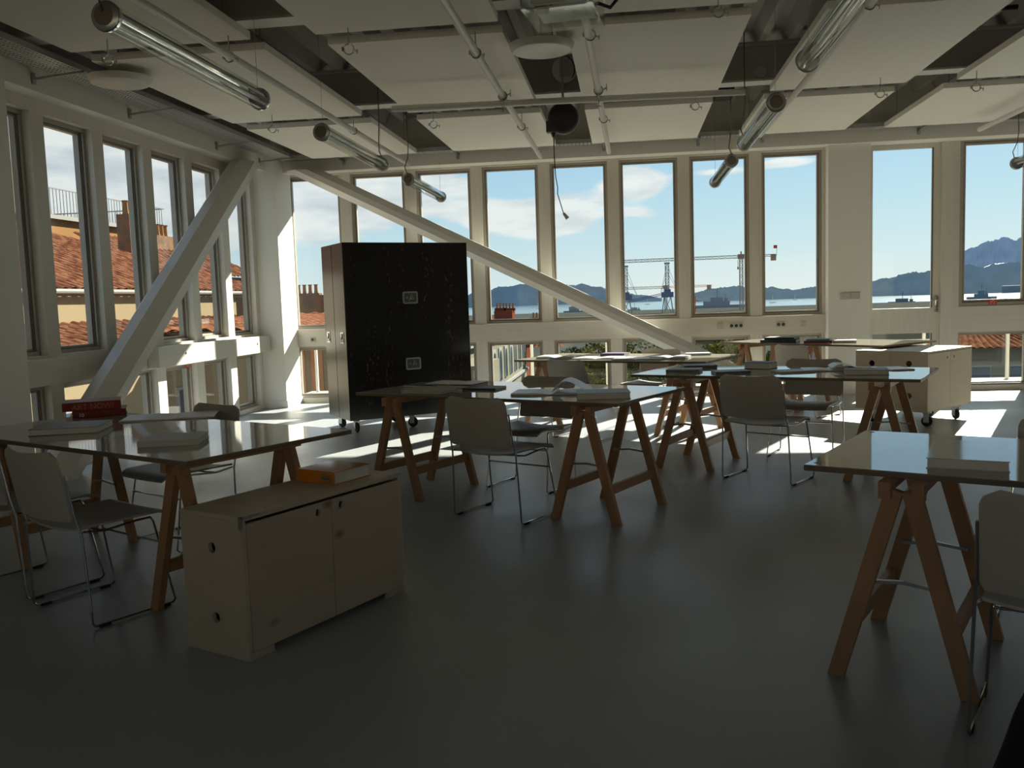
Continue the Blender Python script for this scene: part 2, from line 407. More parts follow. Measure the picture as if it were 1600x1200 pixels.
# ---- back wall (timber facade), openings
bx0 = [-4.65+.923*i for i in range(8)]; bop = [(a-.035, a+.735) for a in bx0]
ZS, ZH = 1.05, 3.17; LZ0, LZ1 = .07, .80
def backwall():
    mb = MB(); y0, y1 = YB, YB+.2
    x = XL-.2
    for a, b in bop+[(2.66, 99)]:
        if b == 99: mb.b2((x, y0, 0), (2.62, y1, 3.5)); break
        mb.b2((x, y0, 0), (a, y1, 3.5)); x = b
    for a, b in bop:
        mb.b2((a, y0, 0), (b, y1, LZ0)); mb.b2((a, y0, LZ1), (b, y1, ZS)); mb.b2((a, y0, ZH), (b, y1, 3.5))
    return mb
struct(backwall().build('wall_back', m_frame))
for a, b in bop:
    window('B', a, b, ZS, ZH, YB+.11, .055)
for a, b in bop:
    window('B', a, b, LZ0, LZ1, YB+.11, .055)
struct(MB().b2((XL-.2, YB-.02, .80), (2.60, YB-.001, 1.045), bev=.004).build('trim_1', m_rail))
# ---- right part of the back wall, beyond the column: door + casements
struct(MB().b2((2.62, YB, 0), (3.13, YB+.2, 3.5)).b2((3.13, YB, 3.22), (XR, YB+.2, 3.5)).b2((4.02, YB+.02, 0), (4.16, YB+.2, 3.22)).build('wall_backright', m_frame))
rx = [4.24+.95*i for i in range(5)]
mb = MB()
for i, a in enumerate(rx):
    mb.b2((a-.08, YB+.02, 0), (a, YB+.2, 3.22)); mb.b2((a, YB+.02, .76), (a+.87, YB+.2, 1.09)); mb.b2((a, YB+.02, 0), (a+.87, YB+.2, .07))
mb.b2((rx[-1]+.87, YB, 0), (XR, YB+.2, 3.22))
struct(mb.build('wall_backright', m_rail))
for a in rx:
    window('B', a, a+.87, 1.09, 3.22, YB+.09, .085); window('B', a, a+.87, .07, .76, YB+.11, .04)
# door leaf
d = empty('door_1', (3.56, YB+.10, 0)); struct(d)
f = MB()
for lo, hi in (((-.43, -.04, 0), (-.375, .04, 3.2)), ((.37, -.04, 0), (.46, .04, 3.2)), ((-.375, -.04, 0), (.37, .04, .11)),
               ((-.375, -.04, .76), (.37, .04, 1.09)), ((-.375, -.04, 3.13), (.37, .04, 3.2))): f.b2(lo, hi)
f.build('door_leaf', m_frame, d)
MB().b2((-.375, -.004, 1.09), (.37, .004, 3.13)).build('upper_pane', m_glass, d)
MB().b2((-.375, -.004, .11), (.37, .004, .76)).build('lower_pane', m_glass, d)
MB().b2((.352, -.045, 1.09), (.37, -.03, 3.13)).b2((.352, -.045, .11), (.37, -.03, .76)).build('gasket', m_sash, d)
hb = MB(); hb.b2((.40, -.052, 1.02), (.44, -.04, 1.24), bev=.004).tube([(.42, -.05, 1.19), (.42, -.10, 1.19), (.33, -.105, 1.185)], .010).tube([(.42, -.05, 1.08), (.42, -.06, 1.08)], .014)
hb.build('door_handle', m_chrome, d, smooth=True)
for z in (.35, 1.6, 2.9):
    MB().tube([(.475, -.05, z-.05), (.475, -.05, z+.05)], .012).build('hinge', m_steel, d)
# ---- columns
struct(MB().b2((2.58, 12.02, 0), (3.10, YB+.02, 3.95)).build('wall_column_right', m_white))
struct(MB().b2((XL-.01, 11.65, 0), (-4.62, YB+.02, 3.95)).build('wall_column_corner', m_white))
struct(MB().b2((XL-.01, 11.632, 0), (-4.602, 11.65, .10)).b2((-4.62, 11.65, 0), (-4.602, YB, .10)).build('baseboard_corner', m_white))
struct(MB().b2((2.57, 12.005, 0), (3.11, 12.02, .10)).build('baseboard_column', m_white))
struct(MB().b2((-5.6, 6.10, 0), (-4.76, 6.60, 3.95)).build('wall_pier_left', m_white))
# ---- left wall
lop = [(7.29+.885*i, 8.00+.885*i) for i in range(-1, 5)]
mb = MB(); X0, X1 = XL-.165, XL
y = 6.2
for a, b in lop:
    mb.b2((X0, y, 0), (X1, a, 3.4)); y = b
    mb.b2((X0, a, 0), (X1, b, .05)); mb.b2((X0, a, .76), (X1, b, 1.02)); mb.b2((X0, a, 3.08), (X1, b, 3.4))
mb.b2((X0, y, 0), (X1, YB+.2, 3.4))
struct(mb.build('wall_left', m_frame))
struct(MB().b2((X0, YF, 0), (X1, 6.2, 3.4)).build('wall_left_near', m_white))
for a, b in lop:
    window('L', a, b, 1.02, 3.08, XL-.125, .06); window('L', a, b, .05, .76, XL-.125, .055)
# beams above the windows
struct(MB().b2((XL-.2, YF, 3.19), (-4.76, 11.95, 3.42)).b2((-4.80, YF, 3.42), (-4.66, 11.95, 3.95)).build('trim_2', m_ceil))
struct(MB().b2((XL-.2, 11.95, 3.19), (XR, YB+.2, 3.42)).b2((XL-.2, 12.06, 3.42), (XR, YB+.2, 3.95)).build('trim_3', m_ceil))
struct(MB().b2((-4.66, 6.61, 3.445), (-4.652, 11.95, 3.95)).build('trim_4', m_gyp))

# red stickers, sockets, trunking on the walls
m_red = mat('red sticker', (.55, .03, .02), .4)
m_plate = mat('socket plate', (.45, .44, .41), .35)
m_dark = mat('dark inset', (.03, .03, .03), .5)
def sticker(loc, rz, w, h, lab):
    e = empty('warning_sticker', loc, rz); tag(e, lab, 'sticker')
    MB().b2((-w/2, -.0015, -h/2), (w/2, 0, h/2)).build('label_sheet', m_red, e)
    mb = MB()
    for k, q in enumerate((.55, .30, .60)):
        for i in range(6):
            x0 = -w*.34+i*w*.115
            if (i+k) % 5 != 4: mb.b2((x0, -.0022, h*(.28-.26*k)-.003), (x0+w*.08, -.0012, h*(.28-.26*k)+.004))
    mb.build('printed_lines', m_plate, e)
    return e
sticker((4.66, YB+.031, 1.135), 0, .10, .05, 'small red notice sticker on the sill of the window right of the door')
def socket(loc, rz, n, lab, w=.075, withhole=True):
    e = empty('wall_socket', loc, rz); tag(e, lab, 'socket')
    MB().b2((-w*n/2, -.010, -.037), (w*n/2, 0, .037), bev=.003).build('face_plate', m_plate, e)
    for k in range(n):
        MB().lathe([(0, -.0115), (.022, -.0115), (.022, -.009)], (-w*n/2+w*(k+.5), 0, 0), (0, 1, 0), 16).build('socket_inset', m_dark if withhole else m_plate, e)
    return e
sw = empty('light_switch', (2.784, 12.019, 1.275)); tag(sw, 'left one of two grey switch plates on the white column', 'light switch')
MB().b2((-.055, -.012, -.045), (.055, 0, .045), bev=.004).build('face_plate', m_steel, sw); MB().b2((-.03, -.016, -.025), (.03, -.011, .025), bev=.002).build('rocker', m_plate, sw)
s2 = dup(sw, (2.912, 12.019, 1.277)); s2['label'] = 'right one of two grey switch plates on the white column, nearer the door'
socket((1.435, YB-.021, .929), 0, 3, 'row of three round sockets on the sill board right of the diagonal brace', .06)
socket((1.23, YB-.021, .929), 0, 1, 'pale blank data plate left of the three round sockets', .07, False)
socket((2.01, YB-.021, .929), 0, 2, 'double socket on the sill board near the white column', .06)
socket((2.30, YB-.021, .93), 0, 1, 'single pale plate on the sill board nearest the white column', .06, False)
socket((-4.40, YB-.021, .90), 0, 1, 'small grey socket on the sill board in the far left corner', .07)
def trunk(y0, y1, lab, holes):
    e = empty('sill_trunking', (-4.93, (y0+y1)/2, .78)); tag(e, lab, 'sill box')
    h = (y1-y0)/2
    MB().b2((.002, -h, 0), (.13, h, .215), bev=.003).build('casing', m_rail, e)
    for hy in holes: MB().lathe([(0, .1345), (.013, .1345), (.013, .128)], (0, hy-(y0+y1)/2, .12), (1, 0, 0), 14).build('cable_hole', m_dark, e)
    return e
trunk(8.70, 11.63, 'long pale timber box on the left window sill behind the diagonal brace', (9.27, 11.2))
trunk(6.62, 7.17, 'short pale timber box on the left window sill beside the pier', ())
stk = sticker((XL-.04, 9.62, .745), PI/2, .10, .05, 'small red notice sticker on the low window behind the brace')

# ------------------------------------------------------------------ braces
def brace(a, b, w, t, up, label):
    a = Vector(a); b = Vector(b); d = (b-a); L = d.length; d.normalize(); x = d.cross(Vector(up)).normalized(); y = x.cross(d)
    mb = MB(); c = .32; n = []
    for sx, sy in ((1, -1), (1, 1), (-1, 1), (-1, -1)):
        pass
    h, k = w/2, t/2
    P8 = [(h, -k*c), (h, k*c), (h*c, k), (-h*c, k), (-h, k*c), (-h, -k*c), (-h*c, -k), (h*c, -k)]
    ra = []
    # cut the ends horizontally (floor / ceiling)
    for p in (a, b):
        ring = []
        for u, v in P8:
            q = p + x*u + y*v; q = q - d*((q.z-p.z)/d.z); ring.append(mb.bm.verts.new(q))
        ra.append(ring)
    for i in range(8): mb.bm.faces.new((ra[0][i], ra[0][(i+1) % 8], ra[1][(i+1) % 8], ra[1][i]))
    mb.bm.faces.new(ra[0]); mb.bm.faces.new(ra[1])
    o = mb.build('diagonal_brace', m_pipe); tag(o, label, 'brace')
    return o
brace((-4.73, 6.76, .0), (-4.73, 10.98, 3.19), .335, .34, (1, 0, 0), 'thick pale steel brace rising along the left windows to the corner')
brace((2.02, 11.86, .0), (-4.28, 11.86, 3.19), .22, .27, (0, 1, 0), 'long pale steel brace slanting across the far windows behind the black case')

# ------------------------------------------------------------------ ceiling: beams, panels, trays, pipes
nb = 5
for i, y in enumerate((.62, 3.55, 6.45, 9.35)):
    b = MB().b2((-4.60, y-.006, 3.44), (XR, y+.006, 3.78)).b2((-4.60, y-.09, 3.78), (XR, y+.09, 3.80)).build('trim_%d' % nb, m_beam); struct(b); nb += 1
    b = MB().b2((-4.60, y-.10, 3.42), (XR, y+.10, 3.44)).build('trim_%d' % nb, m_flange); struct(b); nb += 1
# longitudinal secondary beams in the voids
for x in (-4.28,):
    struct(MB().b2((x-.06, YF, 3.45), (x+.06, 11.9, 3.62)).build('trim_%d' % nb, m_beam)); nb += 1
colsX = [(-4.06, -2.66), (-2.17, -.85), (-.39, .91), (1.42, 2.68), (3.14, 4.40), (4.86, 6.12), (6.6, 7.9)]
rowsY = [(9.53, 11.60), (6.66, 9.17), (3.83, 6.40), (1.0, 3.55), (-1.8, .7)]
cn = ['leftmost', 'second from the left', 'middle', 'fourth from the left', 'fifth from the left', 'sixth from the left', 'rightmost']
rn = ['row nearest the far windows', 'second row from the far windows', 'third row, above the middle tables', 'fourth row, over the camera', 'rear row']
base = None
for j, (y0, y1) in enumerate(rowsY[:4]):
    for i, (x0, x1) in enumerate(colsX[:6]):
        if j == 3 and i > 3: continue
        if j == 3: x_ok = False
        e = empty('ceiling_panel', ((x0+x1)/2, (y0+y1)/2, 3.30))
        MB().b2((-(x1-x0)/2, -(y1-y0)/2, 0), ((x1-x0)/2, (y1-y0)/2, .055), bev=.002).build('baffle_board', m_ceil, e)
        for k, (sx, sy) in enumerate(((-1, -1), (1, -1), (1, 1), (-1, 1))):
            MB().tube([(sx*(x1-x0)*.42, sy*(y1-y0)*.42, .05), (sx*(x1-x0)*.42, sy*(y1-y0)*.42, .50)], .004, 6).build('hanger_rod', m_steel, e)
        tag(e, 'white acoustic ceiling board, %s of the %s' % (cn[i], rn[j]), 'ceiling panel', 'white acoustic ceiling boards')

# cable trays (perforated)
def tray(name, axis, a0, a1, b0, b1, z, label, nslot):
    """axis 'Y': runs along Y from a0..a1, spans X b0..b1"""
    e = empty(name, (0, 0, 0)); tag(e, label, 'cable tray')
    mb = MB()
    def q(a, b, zz): return (b, a, zz) if axis == 'Y' else (a, b, zz)
    rows = max(2, int((b1-b0)/.035)); L = a1-a0; n = nslot; pitch = L/n
    # longitudinal strips + cross ribs = perforation
    rw = (b1-b0)/rows
    for r in range(rows+1):
        bb = b0+r*rw; mb.b2(q(a0, bb-rw*.26, z), q(a1, bb+rw*.26, z+.002))
    for k in range(n+1):
        aa = a0+k*pitch; mb.b2(q(aa-pitch*.30, b0, z+.0005), q(aa+pitch*.30, b1, z+.0015))
    mb.build('perforated_base', m_tray, e)
    mb = MB(); mb.b2(q(a0, b0-.003, z), q(a1, b0, z+.05)).b2(q(a0, b1, z), q(a1, b1+.003, z+.05)); mb.build('side_flange', m_tray, e)
    return e
tray('cable_tray', 'Y', 4.2, 11.55, -4.64, -4.36, 3.33, 'wide perforated metal cable tray hung along the left windows', 170)
tray('cable_tray', 'X', -4.55, 7.5, 11.70, 11.86, 3.33, 'narrow perforated metal cable tray running along the far windows', 240)
cb = MB()
for k in range(4):
    pts = [(-4.55+.04*k+.015*math.sin(j*.9+k), 4.4+j*.35, 3.345+.012*k) for j in range(20)]
    cb.tube(pts, .006, 6)
o = cb.build('cable_bundle', m_blk); tag(o, 'dark cables lying in the tray along the left windows', 'cables', kind='stuff')
for i, y in enumerate((6.95, 8.38, 10.25, 11.50)):
    e = empty('tray_bracket', (-4.755, y, 3.30)); tag(e, 'thin metal arm holding the left tray, %s' % ['nearest the pier', 'second from the pier', 'third from the pier', 'beside the corner'][i], 'bracket', 'left tray brackets')
    MB().b2((0, -.02, -.06), (.01, .02, .03)).build('wall_plate', m_steel, e)
    MB().bar((.01, 0, -.02), (.44, 0, .012), .02, .016).build('arm', m_steel, e)
for i, x in enumerate((-3.75, -2.18, -.25, .95, 1.75, 3.65)):
    e = empty('tray_bracket', (x, 11.949, 3.30)); tag(e, 'short metal arm under the far tray, number %s from the left corner' % ['one', 'two', 'three', 'four', 'five', 'six'][i], 'bracket', 'far tray brackets')
    MB().b2((-.02, -.01, -.05), (.02, 0, .03)).build('wall_plate', m_steel, e)
    MB().bar((0, -.01, .0), (0, -.27, .015), .022, .02).build('arm', m_steel, e)

# pipes
def pipe(a, b, label):
    o = MB().tube([a, b], .028, 14).build('ceiling_pipe', m_pipe, smooth=True); tag(o, label, 'pipe'); return o
pipe((-2.77, .6, 3.15), (-2.745, 11.48, 3.15), 'white tube running to the far windows, leftmost of five')
pipe((-1.045, .6, 3.15), (-1.04, 11.48, 3.15), 'white tube running to the far windows, left of the round disc')
pipe((-.25, 3.2, 3.15), (-.18, 11.41, 3.15), 'white tube running to the far windows from behind the projector')
pipe((1.56, 1.8, 3.15), (1.56, 10.8, 3.15), 'white tube above the right-hand row of tube lamps')
pipe((4.09, 2.2, 3.15), (4.09, 11.20, 3.15), 'white tube ending above the window right of the door')
pipe((-2.03, 7.95, 3.085), (1.05, 8.13, 3.085), 'white cross tube clamped below two long tubes')
# pipe clamps
def clamp(loc, label, hang=.12):
    e = empty('pipe_clamp', loc); tag(e, label, 'pipe clamp', 'metal pipe clamps on the ceiling')
    pts = [(.036*math.cos(t), 0, .036*math.sin(t)) for t in [PI/2+2*PI*.93*k/20 for k in range(21)]]
    MB().tube(pts, .0055, 6).build('ring', m_chrome, e, smooth=True)
    MB().tube([(0, 0, .036), (0, 0, .036+hang)], .0045, 6).build('rod', m_steel, e)
    MB().tube([(.036, 0, -.008), (.062, 0, -.020)], .0045, 6).bar((.058, -.0, -.035), (.062, 0, -.004), .006, .006).bar((-.046, 0, -.012), (-.046, 0, .018), .010, .010).build('wing_nut', m_steel, e)
    return e
ch = [((-1.90, 6.30, 3.155), 'open ring hanging below the board gap left of the long tubes'),
      ((-3.50, 8.85, 3.155), 'open ring hanging near the left tray'),
      ((-1.90, 9.10, 3.155), 'open ring hanging above the third left lamp'),
      ((.69, 8.95, 3.155), 'open ring hanging right of the cross tube clamp'),
      ((2.37, 8.88, 3.155), 'open ring hanging above the white column'),
      ((3.20, 8.85, 3.155), 'open ring hanging above the door'),
      ((.62, 6.05, 3.155), 'open ring hanging near the top of the picture right of the projector'),
      ((-3.62, 6.15, 3.155), 'bright ring beside the left round disc')]
for l, s_ in ch: clamp(l, s_)
for l, s_ in (((-2.77, 6.27, 3.15), 'clamp holding the leftmost long tube beside the nearest left lamp'), ((-2.75, 9.15, 3.15), 'clamp holding the leftmost long tube above the second left lamp'),
              ((-1.045, 6.6, 3.15), 'clamp on the long tube near the round disc'), ((-1.04, 9.45, 3.15), 'clamp on the long tube beyond the cross tube, left'),
              ((-.21, 6.35, 3.15), 'clamp on the tube just beyond the projector'), ((-.19, 9.3, 3.15), 'clamp on the long tube beyond the cross tube, right'), ((1.56, 6.1, 3.15), 'clamp on the tube above the nearest right lamp')):
    clamp(l, s_)
for x, s_ in ((-1.043, 'left'), (-.205, 'right')):
    e = empty('swivel_clamp', (x, 8.0+.02*(x+1), 3.12)); tag(e, 'double clamp joining the cross tube to the %s long tube' % s_, 'pipe clamp')
    MB().tube([(.037*math.cos(t), 0, .03+.037*math.sin(t)) for t in [k*PI/8 for k in range(17)]], .007, 6).build('upper_ring', m_chrome, e, smooth=True)
    MB().tube([(0, .037*math.cos(t), -.033+.037*math.sin(t)) for t in [k*PI/8 for k in range(17)]], .007, 6).build('lower_ring', m_chrome, e, smooth=True)
    MB().tube([(0, 0, -.07), (0, 0, -.115)], .006, 6).bar((-.025, 0, -.105), (.025, 0, -.105), .008, .008).build('wing_nut', m_steel, e)
    MB().tube([(.037, 0, .03), (.075, 0, .05)], .006, 6).bar((.07, 0, .02), (.07, 0, .08), .008, .008).build('bolt', m_steel, e)

# tube lamps
m_ltube = glass_mat('lamp polycarbonate tube', (.90, .93, .93), 1.5, .03)
m_fl = mat('fluorescent tube off', (.70, .70, .68), .3)
m_refl = mat('lamp reflector', (.75, .75, .74), .12, metal=1)
def lamp(x, y0, label, cable_near, first=[None]):
    L = 1.82
    if first[0] is None:
        e = empty('tube_lamp', (0, 0, 0)); r = .066
        MB().lathe([(r, .03), (r, L-.03)], (0, 0, 0), (0, 1, 0), 28).build('clear_tube', m_ltube, e, smooth=True)
        mb = MB(); n = 12
        pr = [(r*.86*math.cos(PI*k/n), r*.86*math.sin(PI*k/n)*.9) for k in range(n+1)]
        A = [mb.bm.verts.new((a, .04, b)) for a, b in pr]; B = [mb.bm.verts.new((a, L-.04, b)) for a, b in pr]
        for k in range(n): mb.bm.faces.new((A[k], A[k+1], B[k+1], B[k]))
        mb.b2((-.03, .04, .028), (.03, L-.04, .040)).build('reflector', m_refl, e, smooth=True)
        MB().tube([(0, .05, -.004), (0, L-.05, -.004)], .013, 12).build('fluorescent_tube', m_fl, e, smooth=True)
        for y_, s_ in ((0, 1), (L, -1)):
            MB().lathe([(0, -.004*s_), (r*.8, -.004*s_), (r*1.04, .006*s_), (r*1.06, .04*s_), (r*1.0, .045*s_), (r*.99, .02*s_), (0, .02*s_)], (0, y_, 0), (0, 1, 0), 28).build('end_cap', m_steel, e, smooth=True)
            MB().lathe([(r*1.065, .012*s_), (r*1.10, .014*s_), (r*1.10, .030*s_), (r*1.065, .032*s_)], (0, y_, 0), (0, 1, 0), 28).build('clamp_ring', m_chrome, e, smooth=True)
            MB().lathe([(0, -.0065*s_), (r*.72, -.0065*s_), (r*.72, -.003*s_)], (0, y_, 0), (0, 1, 0), 28).build('cap_face', m_dkcap, e)
            MB().tube([(0, y_+.05*s_, r+.01), (0, y_+.05*s_, 1.08)], .0016, 5).build('suspension_wire', m_steel, e)
        first[0] = e
        t = e
    else: t = dup(first[0], skip=('power_cable',))
    t.location = (x, y0, 2.745)
    tag(t, label, 'tube lamp', 'clear tube lamps hanging from the ceiling')
    yy = y0 + (.0 if cable_near else L); s_ = 1 if cable_near else -1
    c = [(x, yy, 2.76), (x, yy-.03*s_, 2.80), (x-.03, yy-.01*s_, 2.88), (x-.01, yy+.06*s_, 2.98), (x+.0, yy+.07*s_, 3.1), (x, yy+.05*s_, 3.3), (x, yy+.05*s_, 3.78)]
    pts = []
    for i in range(len(c)-1):
        for k in range(3): pts.append(Vector(c[i]).lerp(Vector(c[i+1]), k/3))
    pts.append(Vector(c[-1]))
    MB().tube(pts, .0055, 6).build('power_cable', m_cable, t, smooth=True).matrix_parent_inverse = Matrix.Translation(Vector((-x, -y0, -2.745)))
    return t
m_dkcap = mat('lamp cap face', (.16, .14, .12), .4); m_cable = mat('grey cable', (.10, .10, .10), .5)
lamp(-2.39, 4.05, 'clear tube lamp nearest the camera in the left row', True)
lamp(-2.385, 7.04, 'clear tube lamp second in the left row, seen against the ceiling boards', False)
lamp(-2.395, 9.96, 'clear tube lamp last in the left row, hanging before the far windows', True)
lamp(1.115, 3.97, 'clear tube lamp nearest the camera in the right row, cut by the picture top', True)
lamp(1.12, 6.93, 'clear tube lamp second in the right row, end cap facing the camera', False)
lamp(1.125, 9.80, 'clear tube lamp last in the right row, hanging before the far windows', True)
lamp(4.50, 9.40, 'clear tube lamp cut by the right picture edge', False)

# round discs
def disc(x, y, lab, n=40):
    e = empty('ceiling_disc', (x, y, 3.20)); tag(e, lab, 'ceiling disc')
    MB().lathe([(0, 0), (.212, 0), (.222, .004), (.243, .042), (.246, .050), (.238, .050), (.215, .012), (0, .012)], (0, 0, 0), (0, 0, 1), n).build('dish', m_pipe, e, smooth=True)
    MB().lathe([(0, .012), (.04, .012), (.055, .05), (.05, .10), (0, .11)], (0, 0, 0), (0, 0, 1), 20).build('neck', m_steel, e, smooth=True)
    MB().tube([(0, 0, .10), (0, 0, .58)], .008, 8).build('rod', m_steel, e)
    return e
disc(-.59, 6.87, 'white round disc under the ceiling beyond the projector')
disc(-4.02, 6.98, 'white round disc under the ceiling above the left windows')
# round opening plate and spot on the beam
e = empty('round_duct_end', (-.57, 9.30, 3.66)); tag(e, 'pale round duct end above the cable reel', 'duct end')
MB().lathe([(0, -.01), (.13, -.01), (.13, .03), (.0, .03)], (0, 0, 0), (0, 1, 0), 30).build('cover_plate', m_white, e)
MB().b2((-.05, -.05, -.07), (.05, -.01, .09)).build('bracket_plate', m_plate, e)
MB().tube([(.10*math.cos(t), -.02-.02*math.sin(t), .12*math.sin(t)) for t in [-.9+k*.2 for k in range(12)]], .006, 6).build('cable_loop', m_blk, e)
o = MB().lathe([(0, -.02), (.055, -.02), (.06, .0), (0, .0)], (1.36, 9.343, 3.52), (0, 1, 0), 24).build('round_detector', m_flange); tag(o, 'small pale round cap on the steel beam between the right boards', 'detector')
# ventilation ducts and dark boxes in the voids
for (lo, hi, nm, lab) in (((-2.58, 10.2, 3.60), (-2.40, 10.9, 3.80), 'junction_box', 'dark junction box in the gap above the second left lamp'),
                          ((-.75, 7.4, 3.66), (-.60, 8.2, 3.80), 'junction_box', 'dark box in the gap beyond the round disc'),
                          ((1.05, 10.55, 3.58), (1.25, 10.9, 3.80), 'junction_box', 'dark box in the gap right of the cable reel')):
    o = MB().b2(lo, hi, bev=.01).build(nm, m_blk); tag(o, lab, 'junction box')
o = MB().tube([(-4.16, 4.3, 3.56), (-4.16, 11.4, 3.56)], .07, 16).build('ventilation_duct', m_gyp, smooth=True); tag(o, 'grey round duct above the left cable tray', 'duct')
for i, (x0, x1, y, z) in enumerate(((1.0, 1.40, 7.2, 3.58), (-2.6, -2.2, 4.4, 3.62), (2.7, 3.2, 8.0, 3.60))):
    o = MB().tube([(x0, y, z), (x1, y, z)], .02, 10).build('dark_conduit', m_blk); tag(o, ['dark conduit crossing the gap above the right lamps', 'dark conduit crossing the gap above the nearest left lamp', 'dark conduit crossing the gap over the door'][i], 'conduit')

# cable reel with hanging plug
e = empty('cable_reel', (-.575, 8.95, 3.11)); tag(e, 'black cable reel hanging from the ceiling, its lead dangling before the windows', 'cable reel')
MB().lathe([(0, -.055), (.135, -.055), (.15, -.04), (.15, .04), (.135, .055), (0, .055)], (0, 0, 0), (0, 1, 0), 30).b2((-.17, -.05, -.13), (-.04, .05, -.02), bev=.01).build('drum', m_blk, e, smooth=True)
MB().b2((-.012, -.012, .10), (.012, .012, .68)).build('hanger', m_steel, e)
MB().tube([(-.10, 0, -.12), (-.10, 0, -.17)], .022, 10, radii=[.03, .012]).build('outlet', m_blk, e)
cp = [(-.10, 0, -.16), (-.100, 0, -.35), (-.092, 0, -.55), (-.075, 0, -.66), (-.078, 0, -.72), (-.05, 0, -.82), (-.022, 0, -.92)]
pts = []
for i in range(len(cp)-1):
    for k in range(4): pts.append(Vector(cp[i]).lerp(Vector(cp[i+1]), k/4))
pts.append(Vector(cp[-1]))
MB().tube(pts, .005, 6).build('lead', m_blk, e, smooth=True)
MB().tube([(-.024, 0, -.91), (.015, 0, -.965)], .016, 10, radii=[.012, .021]).build('plug', m_flange, e)
# projector in its cage
e = empty('projector', (-.30, 5.02, 2.865), math.radians(-7)); tag(e, 'projector in a clear protective tray at the top of the picture', 'projector')
m_acr = glass_mat('clear acrylic', (.93, .95, .94), 1.5, .05)
MB().b2((-.15, -.20, .035), (.15, .16, .13), bev=.015).build('body', m_pipe, e, smooth=True)
MB().b2((-.13, -.19, .028), (.02, -.06, .036)).b2((.03, -.1, .03), (.12, .06, .036)).build('connector_panel', m_white, e)
MB().b2((-.125, -.18, .024), (-.06, -.13, .03)).b2((-.05, -.18, .024), (-.03, -.14, .03)).build('ports', m_blk, e)
mb = MB(); 
for x in [-.13+.02*k for k in range(14)]: mb.b2((x, -.20-.002, .06), (x+.008, -.198, .11))
mb.build('grille', m_dark, e)
tr_ = MB(); tr_.b2((-.19, -.24, 0), (.19, .20, .004)).b2((-.19, -.24, 0), (-.186, .20, .12)).b2((.186, -.24, 0), (.19, .20, .12)).b2((-.19, -.24, 0), (.19, -.236, .10)).build('clear_tray', m_acr, e)
MB().tube([(-.19, .20, .12), (-.19, -.24, .12), (-.185, -.24, .02), (-.15, -.24, 0), (.15, -.24, 0), (.185, -.24, .02), (.19, -.24, .12), (.19, .20, .12)], .006, 8).build('tray_rim', m_steel, e, smooth=True)
MB().tube([(0, 0, .13), (0, 0, .93)], .02, 10).b2((-.06, -.06, .13), (.06, .06, .15)).build('ceiling_mount', m_blk, e)
MB().tube([(.19, -.05, .05), (.25, -.02, .03), (.29, .0, .08), (.30, .02, .20), (.26, .05, .40), (.24, .06, .93)], .010, 8).build('cable', m_blk, e, smooth=True)

# ------------------------------------------------------------------ chairs
def make_chair():
    e = empty('stacking_chair')
    def seat(u, v):
        x = (u-.5)*.46; y = -.215+v*.455
        z = .437 - .022*math.exp(-((v-.30)/.25)**2)*(1-(2*u-1)**2)
        z -= .028*max(0, (v-.86)/.14)**2
        z += .004*(2*u-1)**2 - .012*(1-(2*u-1)**2)*max(0, 1-v*4)
        if v > .9: x *= 1-.05*((v-.9)/.1)**2
        return (x, y, z), (0, 0, 1)
    MB().shell(seat, 16, 18, .010).build('seat', m_chair, e, smooth=True)
    def back(u, v):
        zt, zb, w, r = .785, .475, .235, .055
        z = zb+v*(zt-zb); hw = w
        if z > zt-r: hw = w-r+math.sqrt(max(0, r*r-(z-zt+r)**2))
        if z < zb+.02: hw = w-.012+.6*(z-zb)
        t = 2*u-1; x = t*hw
        y = -.235-.055*v-.035*(1-t*t)
        return (x, y, z - .010*v*(1-t*t)), (t*.25, 1, .12)
    MB().shell(back, 20, 14, .009).build('backrest', m_chair, e, smooth=True)
    for sx in (-1, 1):
        a = [(sx*.240, -.262, .685), (sx*.244, -.232, .50), (sx*.250, -.212, .42), (sx*.262, -.200, .10), (sx*.263, -.198, .022), (sx*.263, -.184, .009),
             (sx*.263, .185, .009), (sx*.263, .200, .022), (sx*.258, .185, .10), (sx*.238, .130, .408), (sx*.234, .118, .424), (sx*.234, .05, .424), (sx*.236, -.10, .412), (sx*.243, -.205, .428)]
        f = MB().tube(a, .0056, 8).build('side_frame', m_chrome, e, smooth=True)
        MB().b2((sx*.263-.008, -.17, .0), (sx*.263+.008, -.12, .012)).build('glide', m_rubber, f); MB().b2((sx*.263-.008, .12, .0), (sx*.263+.008, .17, .012)).build('glide', m_rubber, f)
        if sx == 1: pass
    MB().tube([(-.246, .155, .30), (.246, .155, .30)], .005, 8).build('front_stretcher', m_chrome, e, smooth=True)
    MB().tube([(-.236, -.10, .412), (-.1, -.10, .404), (.1, -.10, .404), (.236, -.10, .412)], .005, 8).build('seat_support', m_chrome, e, smooth=True)
    return e
ch0 = [None]
def chair(c, face, label, group='grey stacking chairs at the tables'):
    rz = math.atan2(face[1], face[0])-PI/2
    if ch0[0] is None: ch0[0] = make_chair(); t = ch0[0]
    else: t = dup(ch0[0])
    t.location = (c[0], c[1], 0); t.rotation_euler = (0, 0, rz)
    return tag(t, label, 'chair', group)
chair((-.79, 5.575), (.49, .87), 'grey stacking chair in front of the middle table, its back to the camera')
chair((-.723, 6.44), (-.45, -.89), 'grey stacking chair behind the middle table, facing the camera')
chair((1.005, 6.67), (.56, .83), 'dark grey stacking chair in front of the long table, its back to the camera')
chair((1.45, 7.60), (-.42, -.91), 'grey stacking chair behind the table with the open book near the plywood cabinet')
chair((1.98, 10.17), (.80, .60), 'grey stacking chair by the far table that rests on the plywood cabinet')
